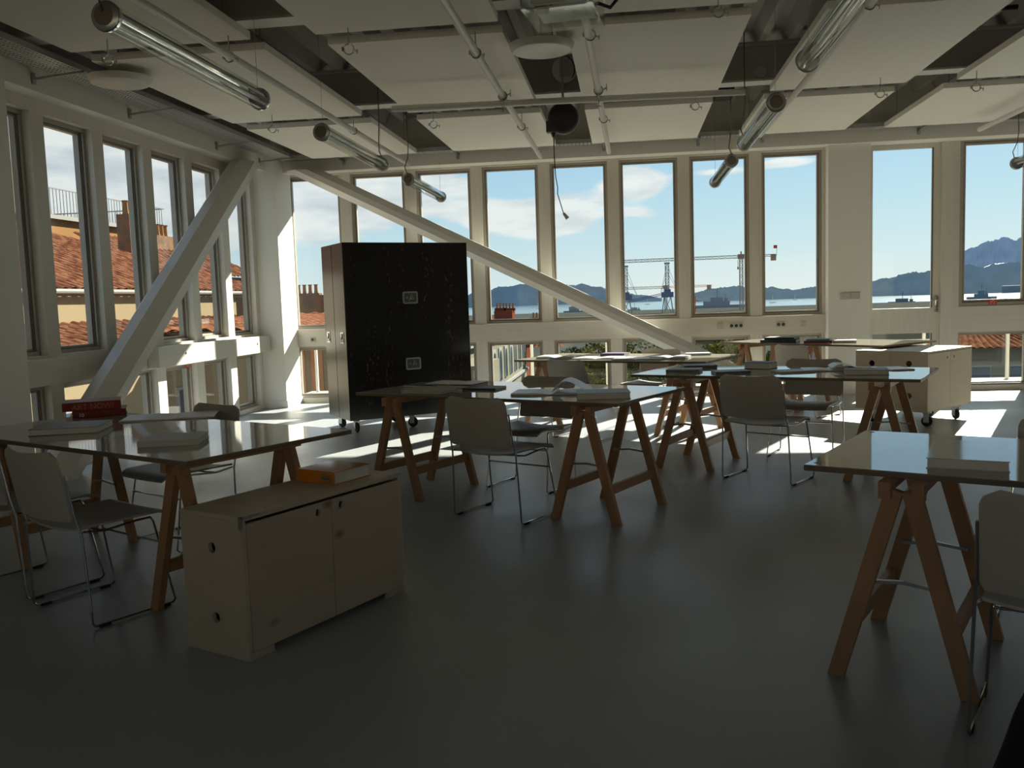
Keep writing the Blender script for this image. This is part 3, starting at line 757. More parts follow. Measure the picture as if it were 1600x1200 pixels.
chair((-.42, 8.70), (.60, .80), 'grey stacking chair in front of the table below the diagonal brace')
chair((.22, 9.62), (-.50, -.86), 'grey stacking chair behind the table at the foot of the diagonal brace')
chair((-2.45, 3.80), (.49, .87), 'grey stacking chair in front of the left table, nearest the plywood cabinet')
chair((-3.02, 4.13), (.44, .90), 'grey stacking chair cut by the left picture edge')
chair((-2.66, 4.95), (-.50, -.86), 'grey stacking chair behind the left table, facing the books')
chair((1.323, 2.80), (.46, .886), 'dark grey stacking chair closest to the camera at the right picture edge')
chair((1.78, 3.80), (-.46, -.89), 'dark stacking chair behind the near right table, only its back corner showing')

# ------------------------------------------------------------------ trestles and tabletops
def make_trestle():
    e = empty('trestle'); hr, sp_, H_ = .315, .215, .712
    for sx in (-1, 1):
        for sy in (-1, 1):
            a = Vector((sx*sp_, sy*(hr-.0), 0)); b = Vector((sx*.026, sy*(hr-.012), H_-.03))
            mb = MB(); mb.bar(a, b, .033, .058, up=(1, 0, 0) if False else (sx, 0, .28))
            # trim the foot level with the floor
            for v in mb.bm.verts:
                if v.co.z < .05: v.co.z = 0 if v.co.z < .02 else v.co.z
            zs = sorted(mb.bm.verts, key=lambda v: v.co.z)[:4]
            dirv = (b-a).normalized()
            for v in zs: v.co = v.co - dirv*(v.co.z/dirv.z)
            mb.build('leg', m_wood, e)
        MB().b2((sx*.052-.020, -.345, H_-.034), (sx*.052+.020, .345, H_), bev=.002).b2((sx*.052-.020, -.345, H_-.058), (sx*.052+.020, -.30, H_-.034)).build('top_rail', m_wood, e)
        t = .215/.69
        z = .205; x = sx*(sp_-(sp_-.026)*z/(H_-.03))
        MB().box((x, 0, z), (.026, 2*hr-.036, .055)).build('crossbar', m_wood, e)
    for sy in (-1, 1):
        z = .345; x = (sp_-(sp_-.026)*z/(H_-.03))
        y = sy*(hr-.03)
        MB().bar((-x, y, z), (0, y, z+.012), .016, .012).bar((0, y, z+.012), (x, y, z), .016, .012).build('metal_stay', m_steel, e)
    return e
tr0 = [None]
def trestle(c, ang, label):
    if tr0[0] is None: tr0[0] = make_trestle(); t = tr0[0]
    else: t = dup(tr0[0])
    t.location = (c[0], c[1], 0); t.rotation_euler = (0, 0, ang)
    return tag(t, label, 'trestle', 'beech trestles carrying the tabletops')
TOPZ = .735
def tabletop(corner, d, L, Wd, label, z=TOPZ, holes=()):
    """corner = near-left corner, d = direction of the long near edge"""
    ang = math.atan2(d[1], d[0])
    e = empty('tabletop', (corner[0], corner[1], z-.022), ang); tag(e, label, 'tabletop')
    MB().b2((0, 0, 0), (L, Wd, .019)).build('core_board', m_tedge, e)
    MB().b2((.0015, .0015, .019), (L-.0015, Wd-.0015, .022)).build('lacquered_surface', m_top, e)
    for hx, hy in holes: MB().lathe([(0, .0226), (.012, .0226), (.013, .0224), (.013, .020)], (hx, hy, 0), (0, 0, 1), 16).build('cable_hole', m_dark, e)
    return ang
def U(a, b): v = Vector((b[0]-a[0], b[1]-a[1])); v.normalize(); return v
# middle table
dm = U((-1.959, 6.244), (-.053, 5.265)); am = tabletop((-1.955, 6.240), dm, 2.12, 1.0, 'lacquered tabletop in the middle, with two open books and dark folders')
trestle((-.13, 5.652), am, 'trestle under the right end of the middle table'); trestle((-1.487, 6.315), am, 'trestle under the left end of the middle table, before the black case')
# right-middle table
dr = U((.018, 7.246), (1.986, 6.352)); ar = tabletop((.022, 7.245), dr, 2.14, 1.0, 'long lacquered tabletop before the plywood cabinet, reflecting the sky')
trestle((.55, 7.29), ar, 'trestle under the left end of the table before the plywood cabinet'); trestle((1.86, 6.74), ar, 'trestle beside the plywood cabinet, under the right table end')
# left table
dl = U((-3.2, 4.18), (-1.838, 3.485)); al = tabletop((-1.838-2.12*dl.x, 3.485-2.12*dl.y), dl, 2.12, .975, 'lacquered tabletop at the left with the red books')
trestle((-1.83, 3.935), al, 'trestle under the right end of the left table, beside the low plywood cabinet'); trestle((-3.28, 4.716), al, 'trestle under the far left end of the left table')
# near right table
dn = U((.623, 3.3), (1.117, 2.985)); dn = Vector((.886, -.462)); an = tabletop((.623, 3.302), dn, 2.12, .90, 'lacquered tabletop nearest the camera at the right with one white book', holes=((.035, .05), (.035, .86)))
trestle((1.05, 3.375), an, 'trestle nearest the camera, under the near right table'); trestle((2.35, 2.70), an, 'trestle under the cut right end of the near right table')
# back table
db = U((-1.189, 9.34), (.718, 8.442)); ab = tabletop((-1.189, 9.34), db, 2.11, 1.05, 'far lacquered tabletop below the diagonal brace, covered with open books')
trestle((-.76, 9.60), ab, 'trestle under the left end of the far middle table'); trestle((.60, 9.02), ab, 'trestle under the right end of the far middle table')
# table resting on the cabinet
dc = Vector((.690, -.724)); ac = tabletop((1.15, 11.09), dc, 2.10, 1.03, 'sunlit tabletop at the back resting on the plywood cabinet', z=.775)
t_ = trestle((1.60, 11.10), ac, 'trestle at the far windows under the sunlit tabletop'); t_.scale = (1, 1, 1.055)
t_ = trestle((1.96, 10.72), ac, 'second trestle under the sunlit tabletop, nearer the grey chair'); t_.scale = (1, 1, 1.055)

# ------------------------------------------------------------------ plywood cabinets
def caster(parent, x, y, r=.05, swivel=0.0, top=.14):
    e = empty('caster', (x, y, 0), swivel); e.parent = parent
    w = MB().lathe([(0, -.017), (r*.45, -.017), (r*.5, -.011), (r*.9, -.013), (r, -.007), (r, .007), (r*.9, .013), (r*.5, .011), (r*.45, .017), (0, .017)], (0, -.012, r), (1, 0, 0), 24).build('wheel', m_rubber, e, smooth=True)
    MB().b2((-.027, -.030, r-.012), (-.023, .020, top-.006)).b2((.023, -.030, r-.012), (.027, .020, top-.006)).b2((-.027, -.030, top-.02), (.027, .025, top-.008)).b2((-.045, -.045, top-.006), (.045, .045, top-.001)).build('fork', m_steel, e)
    return e
def cab_low():
    ang = math.atan2(.909, .416); L, D, H_ = .955, .36, .57
    e = empty('plywood_cabinet', (-1.471, 3.186, 0), ang); tag(e, 'low plywood cabinet standing on the floor in front, orange book on top', 'cabinet')
    # local x along the doors, local y = into depth (left of the doors)
    I = Matrix.Identity(4); th = .018
    MB().b2((.0, -.0, H_-th), (L, D, H_)).build('top_panel', m_ply, e)
    sd = Matrix.Rotation(PI/2, 4, 'Z')
    MB().plate(D-.001, H_-th-.001, th, [(.18, .432, .022), (.18, .149, .022)], Matrix.Translation((th, 0.0005, 0)) @ sd).build('side_panel', m_ply, e)
    MB().plate(D-.001, H_-th-.001, th, [(.18, .432, .022), (.18, .149, .022)], Matrix.Translation((L, 0.0005, 0)) @ sd).build('side_panel', m_ply, e)
    MB().b2((th, D-.012, .02), (L-th, D-.001, H_-th)).build('back_panel', m_ply, e)
    MB().b2((th, .02, .03), (L-th, D-.012, .048)).build('bottom_panel', m_ply, e)
    MB().b2((th, 0.002, 0), (.13, .018, .0285)).b2((L-.13, .002, 0), (L-th, .018, .0285)).build('plinth', m_plyk, e)
    MB().plate(.462, H_-th-.044, .016, [(.385, .468, .015)], Matrix.Translation((th+.003, .0, .031))).build('door', m_plyk, e)
    MB().plate(.450, H_-th-.044, .016, [(.062, .472, .015)], Matrix.Translation((th+.468, .0, .031))).build('door', m_plyk, e)
    MB().b2((th, .018, .03), (L-th, .020, .04)).build('door_stop', m_plye, e)
    MB().b2((-.0015, -.0015, H_-.050), (.006, .020, H_+.0015)).b2((-.0015, -.0015, H_-.010), (.085, .014, H_+.0015)).build('corner_bracket', m_steel, e)
    MB().b2((L-.08, -.0015, H_-.010), (L+.0015, .014, H_+.0015)).build('corner_bracket', m_steel, e)
    return e
cab_low()
def cab_mobile():
    C0 = Vector((2.86, 9.02)); ang = math.atan2(.742, .67); L, D, Z0, H_ = .985, .738, .145, .738
    e = empty('mobile_cabinet', (C0.x, C0.y, 0), ang); tag(e, 'large plywood cabinet on wheels at the right, half in sunlight', 'cabinet')
    th = .018; hh = H_-Z0
    MB().b2((0, 0, H_-th), (L, D, H_)).build('top_panel', m_ply, e)
    sd = Matrix.Rotation(PI/2, 4, 'Z')
    ho = [(.187, .47, .030), (.187, .155, .030), (.565, .465, .030), (.565, .160, .030)]
    MB().plate(D-.001, hh-th, th, ho, Matrix.Translation((th, .0005, Z0)) @ sd).build('side_panel', m_ply, e)
    MB().plate(D-.001, hh-th, th, ho, Matrix.Translation((L, .0005, Z0)) @ sd).build('side_panel', m_ply, e)
    MB().b2((-.0006, D/2-.0015, Z0+.002), (.002, D/2+.0015, H_-.002)).build('side_joint', m_plye, e)
    MB().b2((th, D/2-.01, Z0+.02), (L-th, D/2+.01, H_-th)).build('middle_panel', m_ply, e)
    MB().b2((th, .02, Z0), (L-th, D-.02, Z0+.018)).build('bottom_panel', m_ply, e)
    for y0, sgn in ((0, 1), (D-.016, 1)):
        MB().plate((L-2*th)/2-.004, hh-th-.014, .016, [(.40, .50, .014)], Matrix.Translation((th+.002, y0, Z0+.012))).build('door', m_ply, e)
        MB().plate((L-2*th)/2-.004, hh-th-.014, .016, [(.075, .50, .014)], Matrix.Translation((L/2+.002, y0, Z0+.012))).build('door', m_ply, e)
    MB().b2((th-.004, -.002, H_-th-.007), (L-th, .012, H_-th-.002)).build('top_shadow_gap', m_plye, e)
    for k, (x, y) in enumerate(((.09, .06), (.75, .06), (.09, .60), (.89, .64), (.75, .34))): caster(e, x, y, .052, (.4, -.5, 1.2, .2, .9)[k], Z0)
    return e
cab_mobile()
# ------------------------------------------------------------------ black flight case
def flight_case():
    C0 = Vector((-2.93, 9.12)); ang = math.atan2(.586, .81); Wd, D, Z0, Z1 = 1.442, .735, .138, 2.018
    e = empty('flight_case', (C0.x, C0.y, 0), ang); tag(e, 'tall black wardrobe case on wheels before the far windows', 'flight case')
    s1 = .37
    for i, (y0, y1) in enumerate(((0, s1-.003), (s1+.003, D))):
        sh = MB().b2((.004, y0, Z0), (Wd, y1, Z1), bev=.004).build('case_section', m_case, e)
        MB().b2((0, y0+.004, Z0+.005), (.0035, y1-.004, Z1-.005)).build('side_skin', m_casem, sh, label='brushed grey metal side of the case')
    def latch(T, nm='recessed_latch'):
        l = empty(nm); l.parent = e; l.matrix_local = T
        # local x right, z up, -y outward
        def rr(w, h, r, n=5):
            P = []
            for cx, cz, a0 in ((w-r, h-r, 0), (-w+r, h-r, PI/2), (-w+r, -h+r, PI), (w-r, -h+r, 1.5*PI)):
                for k in range(n+1): a = a0+PI/2*k/n; P.append((cx+r*math.cos(a), cz+r*math.sin(a)))
            return P
        mb = MB(); o_, i_ = rr(.088, .066, .02), rr(.072, .050, .014)
        n = len(o_)
        A = [mb.bm.verts.new((x, -.004, z)) for x, z in o_]; B = [mb.bm.verts.new((x, -.004, z)) for x, z in i_]; A2 = [mb.bm.verts.new((x, .0, z)) for x, z in o_]; B2 = [mb.bm.verts.new((x, .0, z)) for x, z in i_]
        for k in range(n):
            q = (k+1) % n
            mb.bm.faces.new((A[k], A[q], B[q], B[k])); mb.bm.faces.new((A[k], A2[k], A2[q], A[q])); mb.bm.faces.new((B[k], B[q], B2[q], B2[k]))
        mb.build('rim', m_steel, l)
        mb = MB(); mb.bm.faces.new([mb.bm.verts.new((x, -.001, z)) for x, z in i_]); mb.build('dish', m_dish, l)
        MB().b2((-.055, -.006, -.012), (-.025, -.001, .012)).lathe([(0, -.008), (.012, -.008), (.012, 0)], (0, 0, 0), (0, 1, 0), 14).build('catch', m_chrome, l)
        MB().bar((-.018, -.007, -.038), (.008, -.007, .036), .006, .008).bar((.008, -.007, .036), (.032, -.007, -.012), .006, .008).bar((-.010, -.007, -.016), (.034, -.007, -.014), .006, .008).build('butterfly_handle', m_chrome, l)
    m_dish = mat('latch dish', (.10, .11, .10), .3, metal=.5)
    for x, z in ((.741, 1.425), (.746, .707)): latch(Matrix.Translation((x, -.001, z)))
    for y in (.127, .605):
        T = Matrix.Translation((-.001, y, 1.02)) @ Matrix.Rotation(-PI/2, 4, 'Z')
        l = empty('side_latch'); l.parent = e; l.matrix_local = T
        MB().b2((-.048, -.004, -.06), (.048, 0, .06), bev=.001).build('rim', m_chrome, l)
        MB().b2((-.034, -.0055, -.045), (.034, -.0045, .045)).build('dish', m_dark, l)
        MB().b2((-.034, -.009, .005), (.0, -.005, .045)).b2((.006, -.009, -.04), (.030, -.005, -.015)).build('catch', m_chrome, l)
    k = 0
    for x in (.10, .74, 1.32):
        for y in (.10, .62): caster(e, x, y, .055, .5*k, Z0); k += 1
flight_case()

# ------------------------------------------------------------------ books
def colmat(name, col, rough=.35): return mat(name, col, rough, var=.08, vscale=14, spec=.5 if rough < .3 else .22)
cvr = {}
def cov(c, r=.35):
    k = (c, r)
    if k not in cvr: cvr[k] = colmat('book cover %d' % (len(cvr)+1), c, r)
    return cvr[k]
def book(c, z, w, l, t, ang, col, label, spine='-y', rough=.45):
    """c = centre, w across local x, l along local y; spine on local -y side unless given"""
    e = empty('book', (c[0], c[1], z), ang); tag(e, label, 'book')
    cv = .003 if t > .02 else .0012; mb = MB()
    mb.b2((-w/2, -l/2, 0), (w/2, l/2, cv)).b2((-w/2, -l/2, t-cv), (w/2, l/2, t))
    if spine == '-y': mb.b2((-w/2, -l/2-.0008, 0), (w/2, -l/2+cv, t))
    elif spine == '-x': mb.b2((-w/2-.0008, -l/2, 0), (-w/2+cv, l/2, t))
    elif spine == '+y': mb.b2((-w/2, l/2-cv, 0), (w/2, l/2+.0008, t))
    mb.build('cover', cov(col, rough), e)
    MB().b2((-w/2+.004, -l/2+.004, cv), (w/2-.004, l/2-.004, t-cv)).build('page_block', m_paper, e)
    return e
def open_book(c, z, w, l, t, ang, label, tl=None, col=(.08, .08, .08), curl=0.0, cat='open book'):
    """spread: total width w (spine in the middle, along y), height of the stacks t (right) and tl (left)"""
    e = empty('open_book', (c[0], c[1], z), ang); tag(e, label, cat); tl = t if tl is None else tl
    MB().b2((-w/2-.004, -l/2-.004, 0), (w/2+.004, l/2+.004, .0016)).build('cover', cov(col), e)
    for s_, tt, nm in ((-1, tl, 'left_pages'), (1, t, 'right_pages')):
        mb = MB(); n = 12; A = []; B = []
        for k in range(n+1):
            u = k/n; h = .002+tt*min(1, (.25+1.5*math.sin(min(1, u*2.2)*PI/2)*.5+.0))*(1-.15*u)
            A.append((s_*u*w/2, h)); B.append((s_*u*w/2, .0018))
        va = [[mb.bm.verts.new((x, y, h)) for x, h in A] for y in (-l/2, l/2)]; vb = [[mb.bm.verts.new((x, y, h)) for x, h in B] for y in (-l/2, l/2)]
        for k in range(n):
            mb.bm.faces.new((va[0][k], va[0][k+1], va[1][k+1], va[1][k])); mb.bm.faces.new((vb[0][k], vb[1][k], vb[1][k+1], vb[0][k+1]))
            for s2 in (0, 1): mb.bm.faces.new((va[s2][k], vb[s2][k], vb[s2][k+1], va[s2][k+1]))
        mb.bm.faces.new((va[0][n], vb[0][n], vb[1][n], va[1][n])); mb.bm.faces.new((va[0][0], vb[0][0], vb[1][0], va[1][0]))
        mb.build(nm, m_page, e, smooth=True)
    if curl > 0:
        def f(u, v):
            a = u*1.9; r = curl/1.25
            x = .01+ (u*w*.46) - .02*math.sin(u*PI); zz = t+.004+curl*math.sin(u*PI)**1.0*(1-.35*u)
            return (x, (v-.5)*l*.98, zz), (-.3+.6*u, 0, 1)
        MB().shell(f, 14, 2, .003).build('lifted_pages', m_page, e, smooth=True)
    return e
Z0 = TOPZ+.0005
def on(a, dx, dy, ang): return (a[0]+dx*math.cos(ang)-dy*math.sin(ang), a[1]+dx*math.sin(ang)+dy*math.cos(ang))
m_gold = mat('spine lettering', (.36, .14, .10), .5); m_wht = mat('white lettering', (.65, .62, .60), .5)
# left table: two red books
ang = math.atan2(.17, .29)
b1 = book((-3.245, 5.14), Z0, .30, .235, .042, ang-.02, (.16, .018, .018), 'dark red book, lower one of the stack on the left table')
text_mesh('spine_number', '10', .030, m_wht, b1, (-.115, -.1195, .009), (PI/2, 0, 0))
b2 = book((-3.295, 5.14), Z0+.043, .325, .25, .052, ang, (.24, .020, .016), 'red book with large lettering on its spine, top of the stack on the left table')
text_mesh('spine_title', 'ART NOW!', .046, m_gold, b2, (-.110, -.1270, .009), (PI/2, 0, 0), sx=1.0)
book((-2.985, 4.455), Z0, .345, .30, .034, math.atan2(.101, .333), (.22, .215, .205), 'thick grey hardback at the near left corner of the left table', spine='none')
open_book((-2.70, 4.985), Z0, .52, .30, .008, math.atan2(.143, .425), 'open magazine lying flat in the middle of the left table', col=(.3, .3, .3), cat='magazine')
book((-2.165, 4.01), Z0, .275, .25, .028, math.atan2(.071, .263), (.50, .50, .47), 'white book near the front edge of the left table')
# orange book on the low cabinet
bo = book((-1.355, 3.935), .5705, .235, .235, .056, math.atan2(-.105, .217), (.62, .20, .018), 'thick orange book on the low plywood cabinet', rough=.14)
MB().b2((.035, -.1195, .008), (.10, -.1184, .045)).build('spine_label', cov((.30, .20, .10)), bo)
MB().b2((.040, -.1202, .022), (.095, -.1192, .025)).b2((.045, -.1202, .030), (.09, -.1192, .032)).build('spine_print', m_dark, bo)
book((-1.50, 6.62), Z0, .30, .25, .014, am+.1, (.03, .03, .032), 'dark folder at the far left of the middle table', spine='none')
book((-1.24, 6.53), Z0, .34, .26, .020, am, (.035, .035, .035), 'thin black portfolio, lower one on the middle table', spine='none')
open_book((-1.27, 6.55), Z0+.021, .40, .25, .008, am+.12, 'open black folder with papers on top of the portfolio', col=(.02, .02, .02), cat='folder')
book((-1.42, 6.28), Z0, .34, .22, .012, am+.15, (.30, .28, .24), 'thin pale booklet near the front edge of the middle table', spine='none')
book((-1.02, 6.30), Z0, .26, .20, .014, am+.2, (.05, .05, .05), 'thin dark booklet right of the portfolio on the middle table')
open_book((-.50, 5.93), Z0, .52, .28, .014, am+.42, 'open white book with a page lifting, in the middle of the middle table', col=(.1, .1, .1), curl=.085)
book((-.16, 5.62), Z0, .33, .25, .040, am+.55, (.40, .42, .43), 'thick white book by the right edge of the middle table', spine='none')
# right-middle table
book((.46, 7.43), Z0, .27, .21, .022, ar+.20, (.20, .20, .17), 'grey book at the left end of the long table before the cabinet')
book((.60, 7.80), Z0, .28, .22, .024, ar+.50, (.10, .11, .11), 'dark paperback behind the grey book on the long table')
book((.80, 7.20), Z0, .27, .20, .018, ar+.55, (.13, .13, .11), 'dark thin book left of the chair back on the long table')
bb = book((1.085, 7.55), Z0, .22, .16, .055, ar-.15, (.03, .06, .18), 'thick blue book standing out in the middle of the long table', spine='none')
book((1.27, 7.17), Z0, .27, .22, .012, ar+.65, (.35, .37, .38), 'thin white booklet right of the chair back on the long table')
open_book((1.56, 7.26), Z0, .40, .26, .022, ar+.35, 'open book with a fanned page on the right half of the long table', tl=.012, col=(.04, .04, .04), curl=.03)
book((1.74, 6.86), Z0, .30, .24, .038, ar+.25, (.17, .17, .16), 'thick grey book in front of the open book on the long table', spine='none')
open_book((1.93, 7.20), Z0, .42, .26, .008, ar+.55, 'open white magazine nearest the cabinet on the long table', cat='magazine')
# far middle table
open_book((-.72, 9.44), Z0, .42, .27, .028, ab+.2, 'open book at the left end of the far middle table')
open_book((-.30, 9.25), Z0, .50, .28, .014, ab+.25, 'open magazine with curved pages left of the thin purple book', cat='magazine')
book((-.13, 9.62), Z0, .27, .20, .030, ab+.1, (.09, .06, .16), 'purple-edged book at the far side of the far middle table')
open_book((.12, 9.05), Z0, .50, .30, .010, ab+.2, 'wide open magazine in the middle of the far middle table', cat='magazine')
open_book((.42, 9.05), Z0, .36, .26, .020, ab+.15, 'open book right of the wide magazine on the far middle table')
book((.72, 9.42), Z0, .24, .18, .022, ab+.5, (.30, .33, .34), 'small pale book near the right corner of the far middle table')
# sunlit table
Z2 = .7755
book((1.76, 10.70), Z2, .40, .28, .035, ac+.45, (.03, .06, .07), 'large dark teal book, lower one on the sunlit tabletop')
book((1.78, 10.71), Z2+.036, .34, .25, .024, ac+.38, (.02, .025, .03), 'dark book on top of the teal one on the sunlit tabletop')
book((2.15, 10.50), Z2, .30, .22, .020, ac+.5, (.22, .04, .03), 'dark red book on the sunlit tabletop right of the chair')
book((2.17, 10.50), Z2+.021, .26, .20, .018, ac+.3, (.10, .30, .36), 'blue-green book on the red one on the sunlit tabletop')
book((2.38, 10.28), Z2, .24, .20, .030, ac+.6, (.35, .30, .24), 'pale book nearest the column on the sunlit tabletop')
# near right
book((1.212, 3.37), Z0, .255, .43, .036, math.atan2(-.084, .22), (.46, .47, .46), 'large white book on the near right tabletop', spine='none', rough=.10)
# dark bag in the corner
def rock(c, r, m, name, n=3, amp=.25, sc=(1, 1, 1), f=2.0):
    bm = bmesh.new(); bmesh.ops.create_icosphere(bm, subdivisions=n, radius=1)
    for v in bm.verts:
        d = 1+amp*noise.noise(v.co*f+Vector(c)); v.co = Vector((v.co.x*r*sc[0]*d, v.co.y*r*sc[1]*d, v.co.z*r*sc[2]*d))+Vector(c)
    mb = MB(); mb.bm.free(); mb.bm = bm
    return mb.build(name, m, smooth=True)
def coat():
    e = empty('black_bag', (1.045, 2.20, 0)); tag(e, 'black fabric bag at the bottom right picture corner', 'bag')
    def prof(z): return .19*(1-.55*(z/.42)**1.6)
    mb = MB(); rings = []
    for j in range(13):
        z = .42*j/12; r = prof(z); ring = []
        for k in range(24):
            a = 2*PI*k/24; q = r*(1+.12*noise.noise(Vector((math.cos(a)*1.6, math.sin(a)*1.6, z*7))))
            ring.append(mb.bm.verts.new((q*math.cos(a)*1.1, q*math.sin(a)*.8, z)))
        rings.append(ring)
    for a, b in zip(rings, rings[1:]):
        for k in range(24): mb.bm.faces.new((a[k], a[(k+1) % 24], b[(k+1) % 24], b[k]))
    mb.bm.faces.new(rings[0]); mb.bm.faces.new(rings[-1])
    mb.build('bag_body', m_black, e, smooth=True)
    MB().tube([(-.05, 0, .41), (-.06, 0, .50), (0, 0, .53), (.06, 0, .50), (.05, 0, .41)], .012, 8).build('handle', m_black, e, smooth=True)
coat()

# ------------------------------------------------------------------ outside
m_sea = mat('sea water', (.045, .10, .125), .17, var=.1, vscale=.01, spec=.12)
def sea_nodes():
    t = m_sea.node_tree; b = t.nodes['Principled BSDF']
    tcn = t.nodes.new('ShaderNodeTexCoord'); n = t.nodes.new('ShaderNodeTexNoise'); n.inputs['Scale'].default_value = .12; n.inputs['Detail'].default_value = 6
    t.links.new(tcn.outputs['Object'], n.inputs['Vector']); bm_ = t.nodes.new('ShaderNodeBump'); bm_.inputs['Strength'].default_value = .25; bm_.inputs['Distance'].default_value = .6
    t.links.new(n.outputs['Fac'], bm_.inputs['Height']); t.links.new(bm_.outputs[0], b.inputs['Normal'])
sea_nodes()
m_ground = mat('town ground', (.045, .047, .042), .9, var=.25, vscale=.05)
m_terr = mat('terrace paving', (.42, .41, .38), .7, var=.06, vscale=2)
SEA = -23.6
struct(MB().b2((-9000, 900, SEA-3), (14000, 16000, SEA)).build('sea', m_sea))
struct(MB().b2((-900, 14.5, -17), (900, 1060, -15)).build('ground', m_ground))
# terrace outside and roof overhang that shades the far facade
struct(MB().b2((-5.15, YB+.22, -.30), (XR+3, YB+1.9, -.02)).build('floor_terrace', m_terr))
struct(MB().b2((-6.6, YB+.28, 3.55), (XR+2, YB+1.18, 3.80)).b2((-6.6, YB+1.30, 3.55), (XR+2, YB+1.58, 3.68)).build('roof_overhang', m_white))
e = empty('balcony_railing', (0, YB+1.75, 0)); tag(e, 'glass balcony railing outside the far windows', 'railing')
for i in range(13):
    x = -5.0+1.17*i
    MB().b2((x-.02, -.02, -.02), (x+.02, .02, .88)).build('post', m_frame, e)
    if i < 12: MB().b2((x+.03, -.005, .04), (x+1.14, .005, .86)).build('glass_panel', m_glass, e)
MB().b2((-5.05, -.025, .88), (9.1, .025, .91)).build('handrail', m_frame, e)

# hills: long ridges of their own distance, haze mixed into their colour
def ridge(dist, pts, depth, col, name, rough=.95, amp=6, seed=0, fine=1.0):
    """pts: list of (azimuth deg, elevation deg of the crest as seen from the room)"""
    m = mat(name+' scrub', col, rough, var=.28, vscale=.012*fine, bump=0)  # bluish base colour stands in for aerial haze over the vegetation
    mb = MB(); N = 420; a0, a1 = pts[0][0], pts[-1][0]; rows = []
    for k in range(N+1):
        a = a0+(a1-a0)*k/N
        for (p, q), (r, s_) in zip(pts, pts[1:]):
            if p <= a <= r: t = (a-p)/(r-p); el_ = q+(s_-q)*t; break
        h = 1.36+dist*math.tan(math.radians(el_))-SEA
        ra = math.radians(a); row = []; dl = h*.95+6
        for j in range(9):
            u = j/8; dd = dist-dl*(1-u)
            zz = SEA+h*u if j > 0 else SEA-2
            zz += amp*noise.noise(Vector((a*1.3, u*4+seed, dist*.01)))*(.35+u) * (1 if j > 0 else 0)*min(1, h/60) + ((amp*.35*noise.noise(Vector((a*7, u*9, 3)))+amp*.32*noise.noise(Vector((a*31, u*9, 7))))*min(1, h/40) if j > 0 else 0)
            row.append(mb.bm.verts.new((math.sin(ra)*dd, math.cos(ra)*dd, zz)))
        row.append(mb.bm.verts.new((math.sin(ra)*(dist+depth*.7), math.cos(ra)*(dist+depth*.7), SEA-2)))
        rows.append(row)
    for a, b in zip(rows, rows[1:]):
        for j in range(len(a)-1): mb.bm.faces.new((a[j], b[j], b[j+1], a[j+1]))
    return struct(mb.build(name, m, smooth=True))
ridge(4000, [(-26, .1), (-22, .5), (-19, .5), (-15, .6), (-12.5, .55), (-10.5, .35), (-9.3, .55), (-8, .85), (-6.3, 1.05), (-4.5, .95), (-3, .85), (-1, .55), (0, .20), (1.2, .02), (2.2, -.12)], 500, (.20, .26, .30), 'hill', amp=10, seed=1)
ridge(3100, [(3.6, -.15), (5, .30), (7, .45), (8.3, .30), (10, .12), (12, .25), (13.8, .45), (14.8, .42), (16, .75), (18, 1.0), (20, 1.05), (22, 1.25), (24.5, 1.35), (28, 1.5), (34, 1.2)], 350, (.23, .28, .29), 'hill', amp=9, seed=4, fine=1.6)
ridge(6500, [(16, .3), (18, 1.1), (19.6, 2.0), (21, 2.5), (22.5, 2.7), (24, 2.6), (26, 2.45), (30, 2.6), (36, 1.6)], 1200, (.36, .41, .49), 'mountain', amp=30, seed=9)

def hx(az_, dist, z=0): r = math.radians(az_); return Vector((math.sin(r)*dist, math.cos(r)*dist, z))
m_cw = mat('crane white paint', (.30, .27, .24), .5); m_cb = mat('crane blue paint', (.05, .10, .20), .5); m_cr = mat('crane red paint', (.60, .08, .04), .5)
m_ship = mat('warship grey', (.16, .19, .22), .5); m_conc = mat('counterweight', (.30, .20, .15), .8)
def lattice(mb, a, b, w, n, r):
    a = Vector(a); b = Vector(b); d = (b-a).normalized(); u = d.cross(Vector((0, 0, 1)))
    if u.length < .01: u = Vector((1, 0, 0))
    u.normalize(); v = d.cross(u)
    cs = [u*w/2+v*w/2, -u*w/2+v*w/2, -u*w/2-v*w/2, u*w/2-v*w/2]
    for c in cs: mb.bar(a+c, b+c, r, r)
    for k in range(n):
        p, q = a.lerp(b, k/n), a.lerp(b, (k+1)/n)
        for i in range(4):
            c1, c2 = cs[i], cs[(i+1) % 4]
            mb.bar(p+(c1 if k % 2 else c2), q+(c2 if k % 2 else c1), r*.7, r*.7); mb.bar(p+c1, p+c2, r*.7, r*.7)
DC = 900
